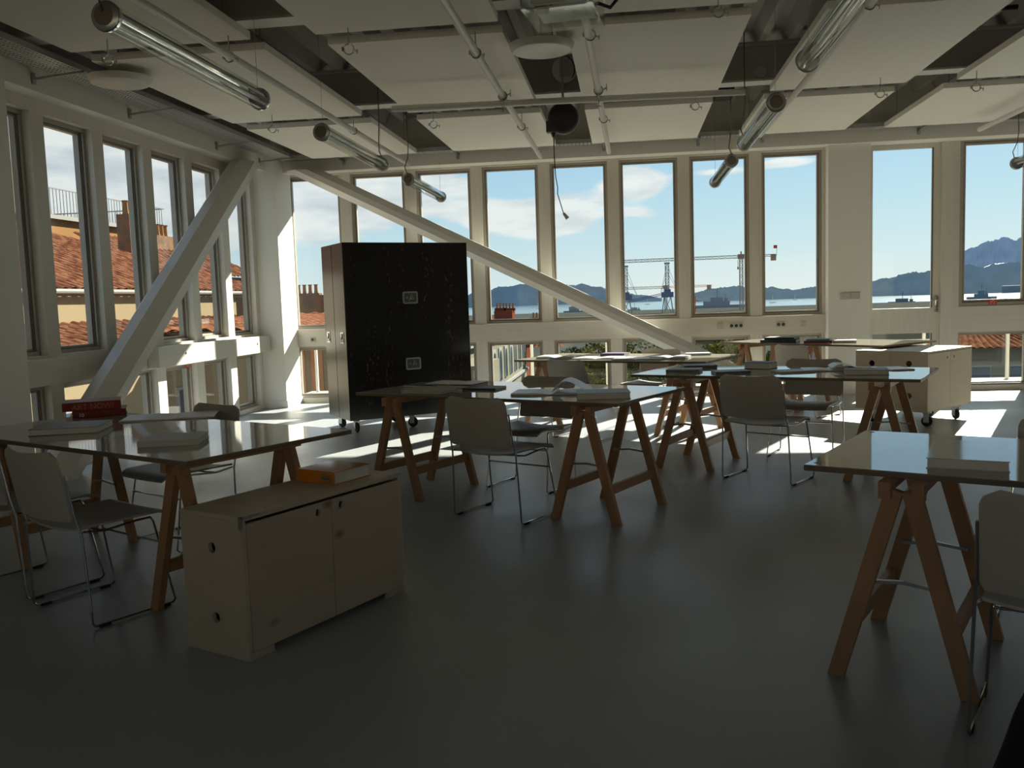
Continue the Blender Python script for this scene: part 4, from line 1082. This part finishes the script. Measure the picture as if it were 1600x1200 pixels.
def tower_crane(az_, top_el, jib_az0, jib_az1, label, dist=DC, el_off=0):
    """jib spans azimuths seen from the room"""
    b = hx(az_, dist, SEA+2); e = empty('tower_crane', b); tag(e, label, 'crane')
    h = 1.36+dist*math.tan(math.radians(top_el))-b.z
    dl_ = dist*math.tan(math.radians(jib_az0-az_)); dr_ = dist*math.tan(math.radians(jib_az1-az_))
    ux = Vector((math.cos(math.radians(az_)), -math.sin(math.radians(az_)), 0))
    mb = MB(); lattice(mb, (0, 0, 0), (0, 0, h), 3.0, 16, .6); mb.build('mast', m_cw, e)
    mb = MB(); lattice(mb, Vector((0, 0, h+1)), ux*dl_+Vector((0, 0, h+1+el_off)), 2.6, 22, .48); mb.build('jib', m_cw, e)
    mb = MB(); lattice(mb, Vector((0, 0, h+1)), ux*dr_+Vector((0, 0, h+1)), 2.0, 6, .35); mb.build('counter_jib', m_cr, e)
    c = ux*dr_*.93+Vector((0, 0, h-1)); MB().box(c, (4.5, 4.5, 6)).build('counterweight', m_conc, e)
    MB().box((0, 0, h+1), (6, 5, 4.5)).bar((0, 0, h+2), (0, 0, h+6), 1.2, 1.2).build('cab', m_conc, e)
    q = ux*(-3)+Vector((0, 0, h-2)); MB().tube([q, q-Vector((0, 0, 7))], .25, 5).box(q-Vector((0, 0, 8)), (1.2, 1.2, 2.5)).build('hook', m_dark, e)
    return e, ux, h
e, ux, h = tower_crane(7.05, 2.15, -1.25, 9.1, 'tall white tower crane with a long jib, above the bay')
MB().bar(ux*33.0+Vector((0, 0, h)), ux*33.0+Vector((0, 0, h+9)), .3, .3).box(ux*31.8+Vector((0, 0, h+9)), (3.4, .3, 3)).build('flag', m_cr, e)
e, ux, h = tower_crane(2.45, .45, -4.2, 5.3, 'low tower crane with a pale jib and orange counterweight, behind the blue crane', dist=1100)
def harbour_crane(az_, base_el, top_el, label, jibs=True):
    b = hx(az_, 850, SEA+2); e = empty('harbour_crane', b); tag(e, label, 'crane', 'harbour cranes on the quay')
    ux = Vector((math.cos(math.radians(az_)), -math.sin(math.radians(az_)), 0))
    zb = 1.36+850*math.tan(math.radians(base_el))-b.z; zt = 1.36+850*math.tan(math.radians(top_el))-b.z
    mb = MB()
    for s_ in (-1, 1): mb.bar(ux*6*s_, ux*3*s_+Vector((0, 0, zb)), 1.0, 1.0); mb.bar(ux*6*s_, ux*3*-s_+Vector((0, 0, zb)), .6, .6)
    mb.build('portal', m_cw, e)
    MB().box((0, 0, zb+2), (11, 8, 5)).box((0, 0, zb+5.5), (6, 5, 3)).build('machine_house', m_cb, e)
    mb = MB(); lattice(mb, (0, 0, zb+5), (0, 0, zt), 3.2, 9, .55); mb.box((0, 0, zt+.6), (5, 3, 1.4)); mb.build('mast', m_ship, e)
    mb = MB()
    for k in (.75, 1.0): mb.bar((0, 0, zt*k+zb*(1-k)), ux*10+Vector((0, 0, zb+4)), .28, .28); mb.bar((0, 0, zt*k+zb*(1-k)), ux*(-6)+Vector((0, 0, zb+4)), .28, .28)
    mb.build('stays', m_ship, e)
    if jibs: mb = MB(); lattice(mb, ux*-2+Vector((0, 0, zb+3)), ux*-34+Vector((0, 0, zb-3)), 2.0, 12, .4); mb.build('boom', m_cb, e)
    return e
harbour_crane(-.02, -.20, 1.85, 'harbour crane with a lattice mast, left of the blue one', False)
harbour_crane(2.55, -.10, 1.95, 'blue harbour crane with its boom lowered to the left', True)
def ship(az_, dist, L, H_, label, m=m_ship, mast=True, cat='ship', z=SEA):
    e = empty('ship', hx(az_, dist, z), -math.radians(az_)); tag(e, label, cat)
    hl = [(-L/2, 0), (-L*.42, -L*.07), (L*.35, -L*.07), (L/2, 0), (L*.35, L*.07), (-L*.42, L*.07)]
    MB().prism(hl, -1, H_*.35).build('hull', m, e)
    mb = MB().b2((-L*.25, -L*.04, H_*.35), (L*.22, L*.04, H_*.55)).b2((-L*.12, -L*.03, H_*.55), (L*.10, L*.03, H_*.75)).b2((.12*L, -L*.02, H_*.55), (L*.18, L*.02, H_*.7)); mb.build('superstructure', m, e)
    if mast: MB().bar((0, 0, H_*.7), (0, 0, H_*1.25), H_*.035, H_*.035).bar((-H_*.1, 0, H_*1.05), (H_*.1, 0, H_*1.05), H_*.02, H_*.02).bar((L*.15, 0, H_*.6), (L*.15, 0, H_*.9), H_*.03, H_*.03).build('mast', m, e)
    return e
ship(-3.3, 1150, 28, 26, 'blue barge with a tall frame left of the brace')
ship(.5, 1250, 36, 13, 'white and grey vessel below the left harbour crane', m_cw)
ship(5.6, 1300, 78, 26, 'grey warship behind the right tower crane mast')
ship(16.2, 1100, 60, 17, 'grey warship seen through the door glass')
ship(20.3, 1500, 40, 22, 'small dark warship left in the casement window')
ship(22.6, 1500, 34, 12, 'dark low vessel in the bright water of the casement window')
ship(24.0, 1500, 30, 24, 'dark vessel with a tower in the casement window')
for i, (a, d) in enumerate(((-5.6, 2400), (-2.2, 2000), (-1.5, 2900), (1.3, 2600), (8.9, 2100), (10.2, 2600))):
    e = empty('sailing_boat', hx(a, d, SEA)); tag(e, 'tiny sailing boat on the bay, %s from the left' % ('first', 'second', 'third', 'fourth', 'fifth', 'last')[i], 'boat', 'tiny boats dotted over the bay')
    MB().b2((-7, -1.5, 0), (7, 1.5, 2.2)).build('hull', m_white, e); MB().b2((-.3, -.3, 2), (.3, .3, 16)).build('mast', m_white, e)
e = empty('harbour_pylon', hx(-2.6+.45, 800, SEA)); tag(e, 'grey harbour pylon standing at the quay behind the brace', 'pylon')
MB().tube([(0, 0, 0), (0, 0, 18)], 2.0, 10, radii=[2.6, 1.2]).build('shaft', m_ship, e); MB().box((0, 0, 12), (7, 5, 2.5)).box((0, 0, 19), (5, 4, 2)).build('platform', m_ship, e)
e = empty('harbour_pylon', hx(4.2, 850, SEA)); tag(e, 'slim reddish lattice pylon left of the warship', 'pylon')
mb = MB(); lattice(mb, (0, 0, 0), (0, 0, 23), 2.0, 8, .4); mb.build('lattice', m_cr, e); MB().box((0, 0, 19), (7, 1, 1)).build('crossarm', m_cw, e)
e = empty('water_tower', hx(13.55, 700, SEA)); tag(e, 'pale concrete tower at the left of the door glass, on the quay', 'tower')
MB().tube([(0, 0, 0), (0, 0, 16)], 2.5, 12).build('shaft', m_cw, e); MB().tube([(0, 0, 16), (0, 0, 18)], 5.0, 14).build('head', m_cw, e)
# low quay buildings behind the trees
for i, (a, d, w, h, c) in enumerate(((14.6, 640, 60, 9, 0), (18.3, 900, 40, 8, 1), (23.6, 2100, 190, 40, 2), (26.0, 2200, 110, 28, 2))):
    pass
m_shed = mat('pale shed wall', (.22, .24, .27), .7, var=.05)
for a, w, h in ((23.0, 170, 20), (26.9, 90, 16)):
    o = MB().b2((-w/2, -30, 0), (w/2, 30, h)).poly([(-w/2, -30.2, h), (w/2, -30.2, h), (w/2, 30, h+1), (-w/2, 30, h+1)]).build('harbour_shed', m_shed, loc=hx(a, 2900, SEA), rot=-math.radians(a)); tag(o, 'long pale shed on the far shore in the casement window' if w > 100 else 'short pale shed at the right end of the far shore', 'building')

# ---- houses
m_cream = mat('cream render', (.26, .20, .12), .85, var=.07, vscale=.7)
m_ochre = mat('ochre render', (.24, .13, .055), .85, var=.15, vscale=.8)
m_brick = mat('rubble and brick wall', (.12, .085, .065), .9, var=0, vscale=2.6, col2=(.20, .11, .06), bump=.6, bscale=6)
m_redbr = mat('red brick', (.13, .04, .025), .85, var=.25, vscale=4)
m_stone = mat('pale stone facade', (.20, .175, .135), .85, var=.08, vscale=.5)
m_shut = mat('wooden shutter', (.42, .18, .08), .6, var=.12, vscale=2, vstretch=(6, 6, .4))
m_win = mat('house window glass', (.04, .06, .09), .1)
m_bluew = mat('blue shutter', (.08, .14, .26), .5)
m_gut = mat('pale gutter', (.26, .25, .23), .5)
def tile_mat():
    m = mat('clay roof tiles', (.085, .03, .018), .85, var=0, vscale=2.8, vstretch=(1, 2.5, 1), col2=(.20, .085, .045))
    return m
m_tile = tile_mat()
def tiled(mb, a, b, c, d, pitch=.36, amp=.08, rows=None):
    """tile surface: eave a->b, ridge d->c; corrugated along the slope"""
    a, b, c, d = map(Vector, (a, b, c, d)); n = int((b-a).length/pitch)*6; nrm = (b-a).cross(d-a).normalized()
    if nrm.z < 0: nrm = -nrm
    m = rows or 10; V = []
    for i in range(n+1):
        u = i/n; r = []
        for j in range(m+1):
            for q in ((0,) if j == 0 else (0, 1)):
                v = j/m; p = a.lerp(b, u).lerp(d.lerp(c, u), v)
                r.append(mb.bm.verts.new(p+nrm*(amp*abs(math.sin(i*PI/6)) + (.03 if q == 0 and j > 0 else 0) + .012*noise.noise(p*3))))
        V.append(r)
    for p, q in zip(V, V[1:]):
        for j in range(len(p)-1): mb.bm.faces.new((p[j], q[j], q[j+1], p[j+1]))
def hwin(parent, loc, ang, w, h, shutter=None):
    f = MB().b2((-w/2-.06, -.05, -.06), (w/2+.06, .02, h+.06)).build('window_frame', m_gut, parent, loc=loc, rot=ang)
    MB().b2((-w/2, -.06, 0), (w/2, -.051, h)).build('pane', m_win, f)
    if shutter:
        for s_ in (-1, 1): MB().b2((s_*(w/2+.04), -.09, 0), (s_*(w/2+.04+w*.48), -.055, h)).build('shutter', shutter, f)
    return f
def chimney(loc, label, n=3, h=1.2, along=(0, 1), m=None, w=.5, top=True):
    e = empty('chimney', loc); tag(e, label, 'chimney'); L = .34*n+.15
    ax = Vector((along[0], along[1], 0)).normalized()
    MB().bar(ax*(-L/2)+Vector((0, 0, h/2)), ax*(L/2)+Vector((0, 0, h/2)), w, h).build('stack', m or m_brick, e)
    for k in range(n):
        p = ax*(-L/2+.24+.34*k)+Vector((0, 0, h)); MB().tube([p, p+Vector((0, 0, .12)), p+Vector((0, 0, .42)), p+Vector((0, 0, .5))], .1, 10, radii=[.13, .10, .09, .13]).build('chimney_pot', m_ochre, e)
    return e
# left house: facade plane X=-13
e = empty('left_house', (-13, 18, -15)); tag(e, 'cream house with a clay tile roof across the street, behind the left windows', 'house')
MB().b2((-7.6, -12, 0), (0, 13.4, 16.9)).build('wall', m_cream, e)
mb = MB(); tiled(mb, (.14, -12, 16.93), (.14, 13.9, 16.93), (-5.2, 7.5, 19.05), (-5.2, -12, 19.05), rows=12); tiled(mb, (.14, 13.9, 16.93), (-8.0, 13.9, 16.95), (-5.2, 7.6, 19.05), (-5.2, 7.5, 19.05), rows=12); mb.build('roof', m_tile, e)
MB().tube([(.17, -12, 16.90), (.17, 13.9, 16.90)], .06, 8).build('gutter', m_gut, e)
for y, z in ((-2.2, 14.5), (3.2, 14.5), (7.6, 14.6), (10.6, 14.6), (-2.2, 11.2), (3.2, 11.2), (7.6, 11.2), (11, 11.2)):
    hwin(e, (.02, y, z), PI/2, .9, 1.45)
# lean-to roof in front
e = empty('lean_to_roof', (-10.6, 18, -15)); tag(e, 'lower clay tile roof against the cream house, below the left windows', 'roof')
MB().b2((-2.35, -12, 0), (0, 11, 15.55)).build('wall', m_cream, e)
mb = MB(); tiled(mb, (.14, -12, 15.60), (.14, 11.3, 15.60), (-2.35, 11.3, 16.10), (-2.35, -12, 16.10), rows=6); mb.build('roof', m_tile, e)
MB().tube([(.18, -12, 15.58), (.18, 11.3, 15.58)], .07, 8).build('gutter', m_gut, e)
for y in (-6, -2, 2.4, 6.8): hwin(e, (.02, y, 12.6), PI/2, 1.0, 1.9)
# tall block with terrace behind
e = empty('terrace_block', (-21, 34, -15)); tag(e, 'taller ochre block with a roof terrace behind the cream house', 'building')
MB().b2((-6, -6, 0), (0, 5, 19.9)).build('wall', m_ochre, e)
MB().b2((-6.2, -6.2, 19.9), (.2, 5.2, 20.05)).build('terrace_slab', m_gut, e)
mb = MB()
for k in range(56): mb.b2((.12, -6.1+.2*k, 20.05), (.14, -6.08+.2*k, 21.0))
for k in range(30): mb.b2((-6+.2*k, -6.12, 20.05), (-5.98+.2*k, -6.1, 21.0)); mb.b2((-6+.2*k, 5.1, 20.05), (-5.98+.2*k, 5.12, 21.0))
mb.b2((.11, -6.12, 21.0), (.15, 5.12, 21.04)).b2((-6, -6.13, 21.0), (.15, -6.09, 21.04)).b2((-6, 5.09, 21.0), (.15, 5.13, 21.04)); mb.build('terrace_railing', m_dark, e)
MB().b2((-4.5, -5.0, 20.05), (-1.8, -1.5, 22.2)).build('stair_hut', m_cream, e)
e = empty('roof_antenna', (-20.6, 29.3, 5.0)); tag(e, 'thin antenna mast on the terrace block', 'antenna')
MB().tube([(0, 0, 0), (-.2, 0, 1.6)], .03, 6).build('mast', m_dark, e); MB().b2((-.25, -.9, 1.58), (-.2, .9, 1.63)).b2((-.25, .5, 1.4), (-.2, .52, 1.8)).b2((-.25, -.5, 1.4), (-.2, -.48, 1.8)).build('antenna_arm', m_dark, e)
# dark gable roof between
e = empty('dark_roof_house', (-17.6, 33.5, -15)); tag(e, 'brown roofed house with a rubble gable behind the cream roof', 'house')
MB().b2((-3.3, -1.6, 0), (0, 7.5, 17.8)).build('wall', m_brick, e)
mb = MB(); tiled(mb, (.3, -1.8, 17.8), (.3, 7.8, 17.8), (-3, 7.8, 19.4), (-3, -1.8, 19.4), rows=8); mb.build('roof', m_tile, e)
chimney((-17.9, 31.0, 3.3), 'tall chimney stack with pots seen in the third left window', 2, 1.6)
chimney((-19.9, 36.8, 3.75), 'wide brick chimney seen left of the brace', 4, .85)
e = empty('far_left_house', (-23.5, 52, -15)); tag(e, 'cream house with an orange roof right of the left brace', 'house')
MB().b2((-8, -8, 0), (0, 9, 16.6)).build('wall', m_cream, e)
mb = MB(); tiled(mb, (.4, -8.3, 16.6), (.4, 9.3, 16.6), (-4, 3, 19.0), (-4, -6, 19.0), rows=10); tiled(mb, (-8.4, -8.3, 16.6), (.4, -8.3, 16.6), (-4, -6, 19.0), (-4.01, -6, 19.0), rows=10); mb.build('roof', m_tile, e)
hwin(e, (.02, -3, 13.8), PI/2, .9, 1.5); hwin(e, (.02, 2, 13.8), PI/2, .9, 1.5)
# corner house seen in the first far window
e = empty('rubble_house', (-10.0, 27, -15)); tag(e, 'rubble-walled house with chimney pots in the leftmost far window', 'house')
MB().b2((-2.2, 0, 0), (1.8, 6, 16.72)).build('wall', m_brick, e)
for x_, n_, l_ in ((-9.95, 4, 'row of terracotta chimney pots on the rubble wall, left group'), (-8.95, 2, 'terracotta chimney pots on the rubble wall beside the case')):
    c_ = chimney((x_, 27.3, 1.70), l_, n_, .15, (1, 0)); c_.scale = (.55, .55, .55)
e = empty('shuttered_house', (-8.6, 20.4, -15)); tag(e, 'house with orange wooden shutters in the low far window beside the case', 'house')
MB().b2((-2.4, 0, 0), (2.6, 5, 15.85)).build('wall', m_cream, e)
mb = MB(); tiled(mb, (-2.6, -.4, 15.86), (2.8, -.4, 15.86), (2.8, 5, 16.10), (-2.6, 5, 16.10), rows=8); mb.build('roof', m_tile, e)
for i, x in enumerate([-.15+.44*q for q in range(6)]):
    f = MB().b2((x, -.06, 12.4), (x+.29, -.01, 15.75)).build('shutter', m_shut, e)
    MB().b2((x+.12, -.09, 13.6), (x+.15, -.06, 13.75)).b2((x+.12, -.09, 14.9), (x+.15, -.06, 15.05)).build('shutter_hinge', m_dark, f)
mb = MB(); tiled(mb, (-2.4, -1.4, 11.6), (2.6, -1.4, 11.6), (2.6, -.05, 12.3), (-2.4, -.05, 12.3), rows=4); mb.build('porch_roof', m_tile, e)
# street block left of the trees
e = empty('street_block', (-10.2, 56, -15)); tag(e, 'pale stone street facade with tall arched windows seen below the far table', 'building')
MB().b2((-7, 0, 0), (0, 34, 13.6)).build('wall', m_stone, e); MB().b2((-7, -.3, 13.4), (.4, 34, 13.7)).b2((-7, -.2, 9.4), (.25, 34, 9.6)).build('cornice', m_gut, e)
for k in range(10):
    for z in (5.6, 10.0):
        f = MB().b2((.0, 2+3.3*k-.8, z), (.08, 2+3.3*k+.8, z+2.6)).build('window_surround', m_gut, e)
        mb = MB(); mb.prism([(-.6, 0), (.6, 0), (.6, 1.9), (.42, 2.25), (0, 2.4), (-.42, 2.25), (-.6, 1.9)], .085, .10, Matrix.Translation((0, 2+3.3*k, z)) @ Matrix(((0, 0, 1, 0), (1, 0, 0, 0), (0, 1, 0, 0), (0, 0, 0, 1)))); mb.build('pane', m_win, f)
e = empty('front_facade', (-7.5, 46, -15)); tag(e, 'pale building end with pilasters at the left of the street', 'building')
MB().b2((-9, 0, 0), (0, 6, 13.0)).build('wall', m_stone, e)
for k in range(7): MB().b2((-8.6+1.35*k, -.25, 0), (-8.3+1.35*k, 0, 12.8)).build('pilaster', m_gut, e)
for k in range(6): hwin(e, (-7.75+1.35*k, -.02, 9.4), 0, .6, 2.2)
# red brick roofs in the second visible far window
e = empty('brick_chimney_house', (-13.0, 92, -17.4)); tag(e, 'red brick house with stepped chimneys by the bay', 'house')
MB().b2((-3, 0, 0), (2.6, 6, 15.3)).build('wall', m_redbr, e)
mb = MB(); mb.b2((-2.6, 1, 15.3), (-1.2, 3, 17.2)).b2((-.7, .5, 15.3), (1.2, 3, 17.7)).b2((1.5, 1, 15.3), (2.4, 3, 16.6)); mb.build('stepped_gable', m_redbr, e)
mb = MB(); tiled(mb, (-6, -2, 13.9), (6.5, -2, 13.9), (6.5, 3, 15.2), (-6, 3, 15.2), pitch=.5, rows=6); mb.build('roof', m_tile, e)
for i, (x, z, h) in enumerate(((-13.0-1.9, -.2, .2), (-13.2, .3, .2), (-12.2, .3, .15))): chimney((x, 93.8, z), 'small chimney pots on the red brick house, %s' % ('left', 'middle', 'right')[i], 3, h+.1, (1, 0), m_redbr, .6)
chimney((-9.3, 93, -2.4), 'separate red chimney right of the brick house', 3, 1.9, (1, 0), m_redbr, .9)
# right side: white and blue building, orange roofs
e = empty('blue_white_building', (17, 68, -15)); tag(e, 'white building with blue panels seen through the low door glass', 'building')
MB().b2((-5, 0, 0), (8, 10, 13.1)).build('wall', m_stone, e)
for k in range(9):
    for z in (4.2, 7.5, 10.8):
        hwin(e, (-4.4+1.4*k, -.02, z), 0, .6, 1.6)
        if k < 8: MB().b2((-4.0+1.4*k, -.05, z), (-3.45+1.4*k, -.01, z+1.7)).build('blue_panel', m_bluew, e)
def roofed(loc, w, d, h, rise, m, lab, wins=(3, 2), wm=None):
    e = empty('orange_roof_house', loc); tag(e, lab, 'house')
    MB().b2((-w/2, 0, 0), (w/2, d, h)).build('wall', m, e)
    mb = MB(); tiled(mb, (-w/2-.4, -.5, h), (w/2+.4, -.5, h), (w/2-d*.3, d/2, h+rise), (-w/2+d*.3, d/2, h+rise), pitch=.4, rows=8); tiled(mb, (w/2+.4, -.5, h), (w/2+.4, d+.4, h), (w/2-d*.3, d/2+.01, h+rise), (w/2-d*.3, d/2, h+rise), pitch=.4, rows=8); mb.build('roof', m_tile, e)
    for i in range(wins[0]):
        for j in range(wins[1]): hwin(e, (-w/2+w*(i+.5)/wins[0], -.02, h-2.6-3.1*j), 0, .9, 1.6, wm)
    return e
roofed((20.4, 50, -15), 9.5, 10, 13.05, .9, m_stone, 'grey house with a wide orange roof, left of the terrace post', (5, 3))
roofed((32.0, 54, -15), 12.5, 12, 12.9, 1.9, m_stone, 'house with a steep orange roof at the right picture edge', (6, 3))
roofed((10.5, 130, -15), 12, 8, 9.8, 1.2, m_cream, 'cream house beyond the trees right of the column', (5, 2))

# ---- trees
m_leaf = [mat('leaves olive', (.055, .068, .016), .7, var=.45, vscale=1.2), mat('leaves yellowing', (.12, .105, .018), .7, var=.4, vscale=1.2), mat('leaves dark', (.028, .045, .016), .7, var=.4, vscale=1.2)]
m_bark = mat('bark', (.06, .045, .035), .9)
def tree(loc, H_, R_, m, label, seed):
    random.seed(seed); e = empty('tree', loc); tag(e, label, 'tree', 'trees along the square below the windows')
    MB().tube([(0, 0, 0), (.2, .1, H_*.35), (0, 0, H_*.75)], .25, 8, radii=[.35, .25, .1]).build('trunk', m_bark, e)
    bm = bmesh.new(); cl = [(Vector((random.uniform(-1, 1)*R_*.62, random.uniform(-1, 1)*R_*.62, H_*.62+random.uniform(-1, 1)*H_*.24)), random.uniform(.34, .55)*R_) for _ in range(13)]
    for c, r in cl:
        for _ in range(420):
            d = Vector((random.gauss(0, 1), random.gauss(0, 1), random.gauss(0, 1))).normalized(); p = c+d*r*random.uniform(.72, 1.08)
            a = Vector((random.gauss(0, 1), random.gauss(0, 1), random.gauss(0, 1))).normalized(); b = a.cross(d+Vector((.01, 0, 0))).normalized(); s_ = random.uniform(.14, .34)
            vs = [bm.verts.new(p+a*s_), bm.verts.new(p+b*s_*.6), bm.verts.new(p-a*s_), bm.verts.new(p-b*s_*.6)]; bm.faces.new(vs)
    mb = MB(); mb.bm.free(); mb.bm = bm; me = bpy.data.meshes.new('crown'); bm.to_mesh(me); bm.free(); me.materials.append(m)
    o = bpy.data.objects.new('crown', me); C.objects.link(o); o.parent = e
spots = [(-4.3, 118, 9.4, 5, 1), (1.2, 122, 9.6, 5.2, 1), (5.4, 116, 9.0, 4.6, 0), (-1.6, 100, 7.4, 4.6, 1), (3.0, 98, 7.8, 4.4, 0), (9.2, 118, 9.6, 5, 2), (13.2, 112, 9.5, 5, 1), (17.2, 116, 9.2, 5, 0), (-6.6, 128, 9.6, 4.6, 2), (8.2, 92, 7.4, 4.2, 1), (12.0, 88, 7.2, 4.2, 2), (20.5, 110, 9.3, 4.6, 1)]
for i, (x, y, h, r, k) in enumerate(spots):
    od = sorted(range(len(spots)), key=lambda q: spots[q][0]/spots[q][1]).index(i)
    tree((x, y, -15), h, r, m_leaf[k], ['olive green', 'yellowing', 'dark green'][k]+' tree, '+['first', 'second', 'third', 'fourth', 'fifth', 'sixth', 'seventh', 'eighth', 'ninth', 'tenth', 'eleventh', 'last'][od]+' from the left along the square', 30+i)
m_lawn = mat('park lawn', (.06, .09, .03), .95, var=.4, vscale=.3)
o = MB().b2((-7, 60, -15), (11, 86, -14.9)).build('lawn', m_lawn); tag(o, 'green lawn of the square below the far windows', 'lawn')
random.seed(3)
mb = MB()
for _ in range(700):
    x, y = random.uniform(-6, 10), random.uniform(62, 85); s_ = random.uniform(.5, 1.3)
    mb.b2((x-s_/2, y-s_/2, -14.9), (x+s_/2, y+s_/2, -14.9+s_*random.uniform(.5, 1.1)), bev=0)
o = mb.build('hedges', m_leaf[0]); tag(o, 'clipped hedges and shrubs of the square', 'hedge', kind='stuff')
# parked cars along the street left of the trees
m_car = [mat('car paint white', (.45, .45, .45), .25), mat('car paint dark', (.03, .035, .04), .25), mat('car paint silver', (.30, .31, .32), .25)]
for i in range(9):
    e = empty('car', (-8.4+.02*i, 62+6.2*i, -15), PI/2); tag(e, 'car parked by the stone facade, number %s up the street' % ('one', 'two', 'three', 'four', 'five', 'six', 'seven', 'eight', 'nine')[i], 'car', 'cars parked along the street')
    MB().b2((-2.1, -.85, .3), (2.1, .85, .85), bev=.12).b2((-1.2, -.75, .85), (1.2, .75, 1.4), bev=.2).build('body', m_car[i % 3], e)
    for wx in (-1.3, 1.3):
        for wy in (-.8, .8): MB().lathe([(0, -.1), (.32, -.1), (.32, .1), (0, .1)], (wx, wy, .32), (0, 1, 0), 14).build('wheel', m_rubber, e)

e = empty('added_bounce_house', (2, -16, -15)); tag(e, 'unseen cream house added behind the camera to bounce warm sunlight indoors', 'house')  # out of view, added to send warm light through the rear openings
m_bounce = mat('warm bounce render', (.34, .265, .185), .85, var=.05)
MB().b2((-14, -8, 0), (14, 0, 18.4)).build('wall', m_bounce, e)
for k in range(9):
    for z in (10.5, 13.8): hwin(e, (-12+3*k, .02, z), PI, 1.0, 1.7)

for m_ in (m_ground, m_terr, m_cream, m_ochre, m_brick, m_redbr, m_stone, m_shut, m_gut, m_tile, m_bark, m_lawn, m_cw, m_cb, m_cr, m_ship, m_conc, m_shed, m_bounce, *m_leaf):
    m_.node_tree.nodes['Principled BSDF'].inputs['Specular IOR Level'].default_value = .04
    m_.node_tree.nodes['Principled BSDF'].inputs['IOR'].default_value = 1.02
for m_ in bpy.data.materials:
    if m_.name.endswith('scrub'): m_.node_tree.nodes['Principled BSDF'].inputs['IOR'].default_value = 1.01
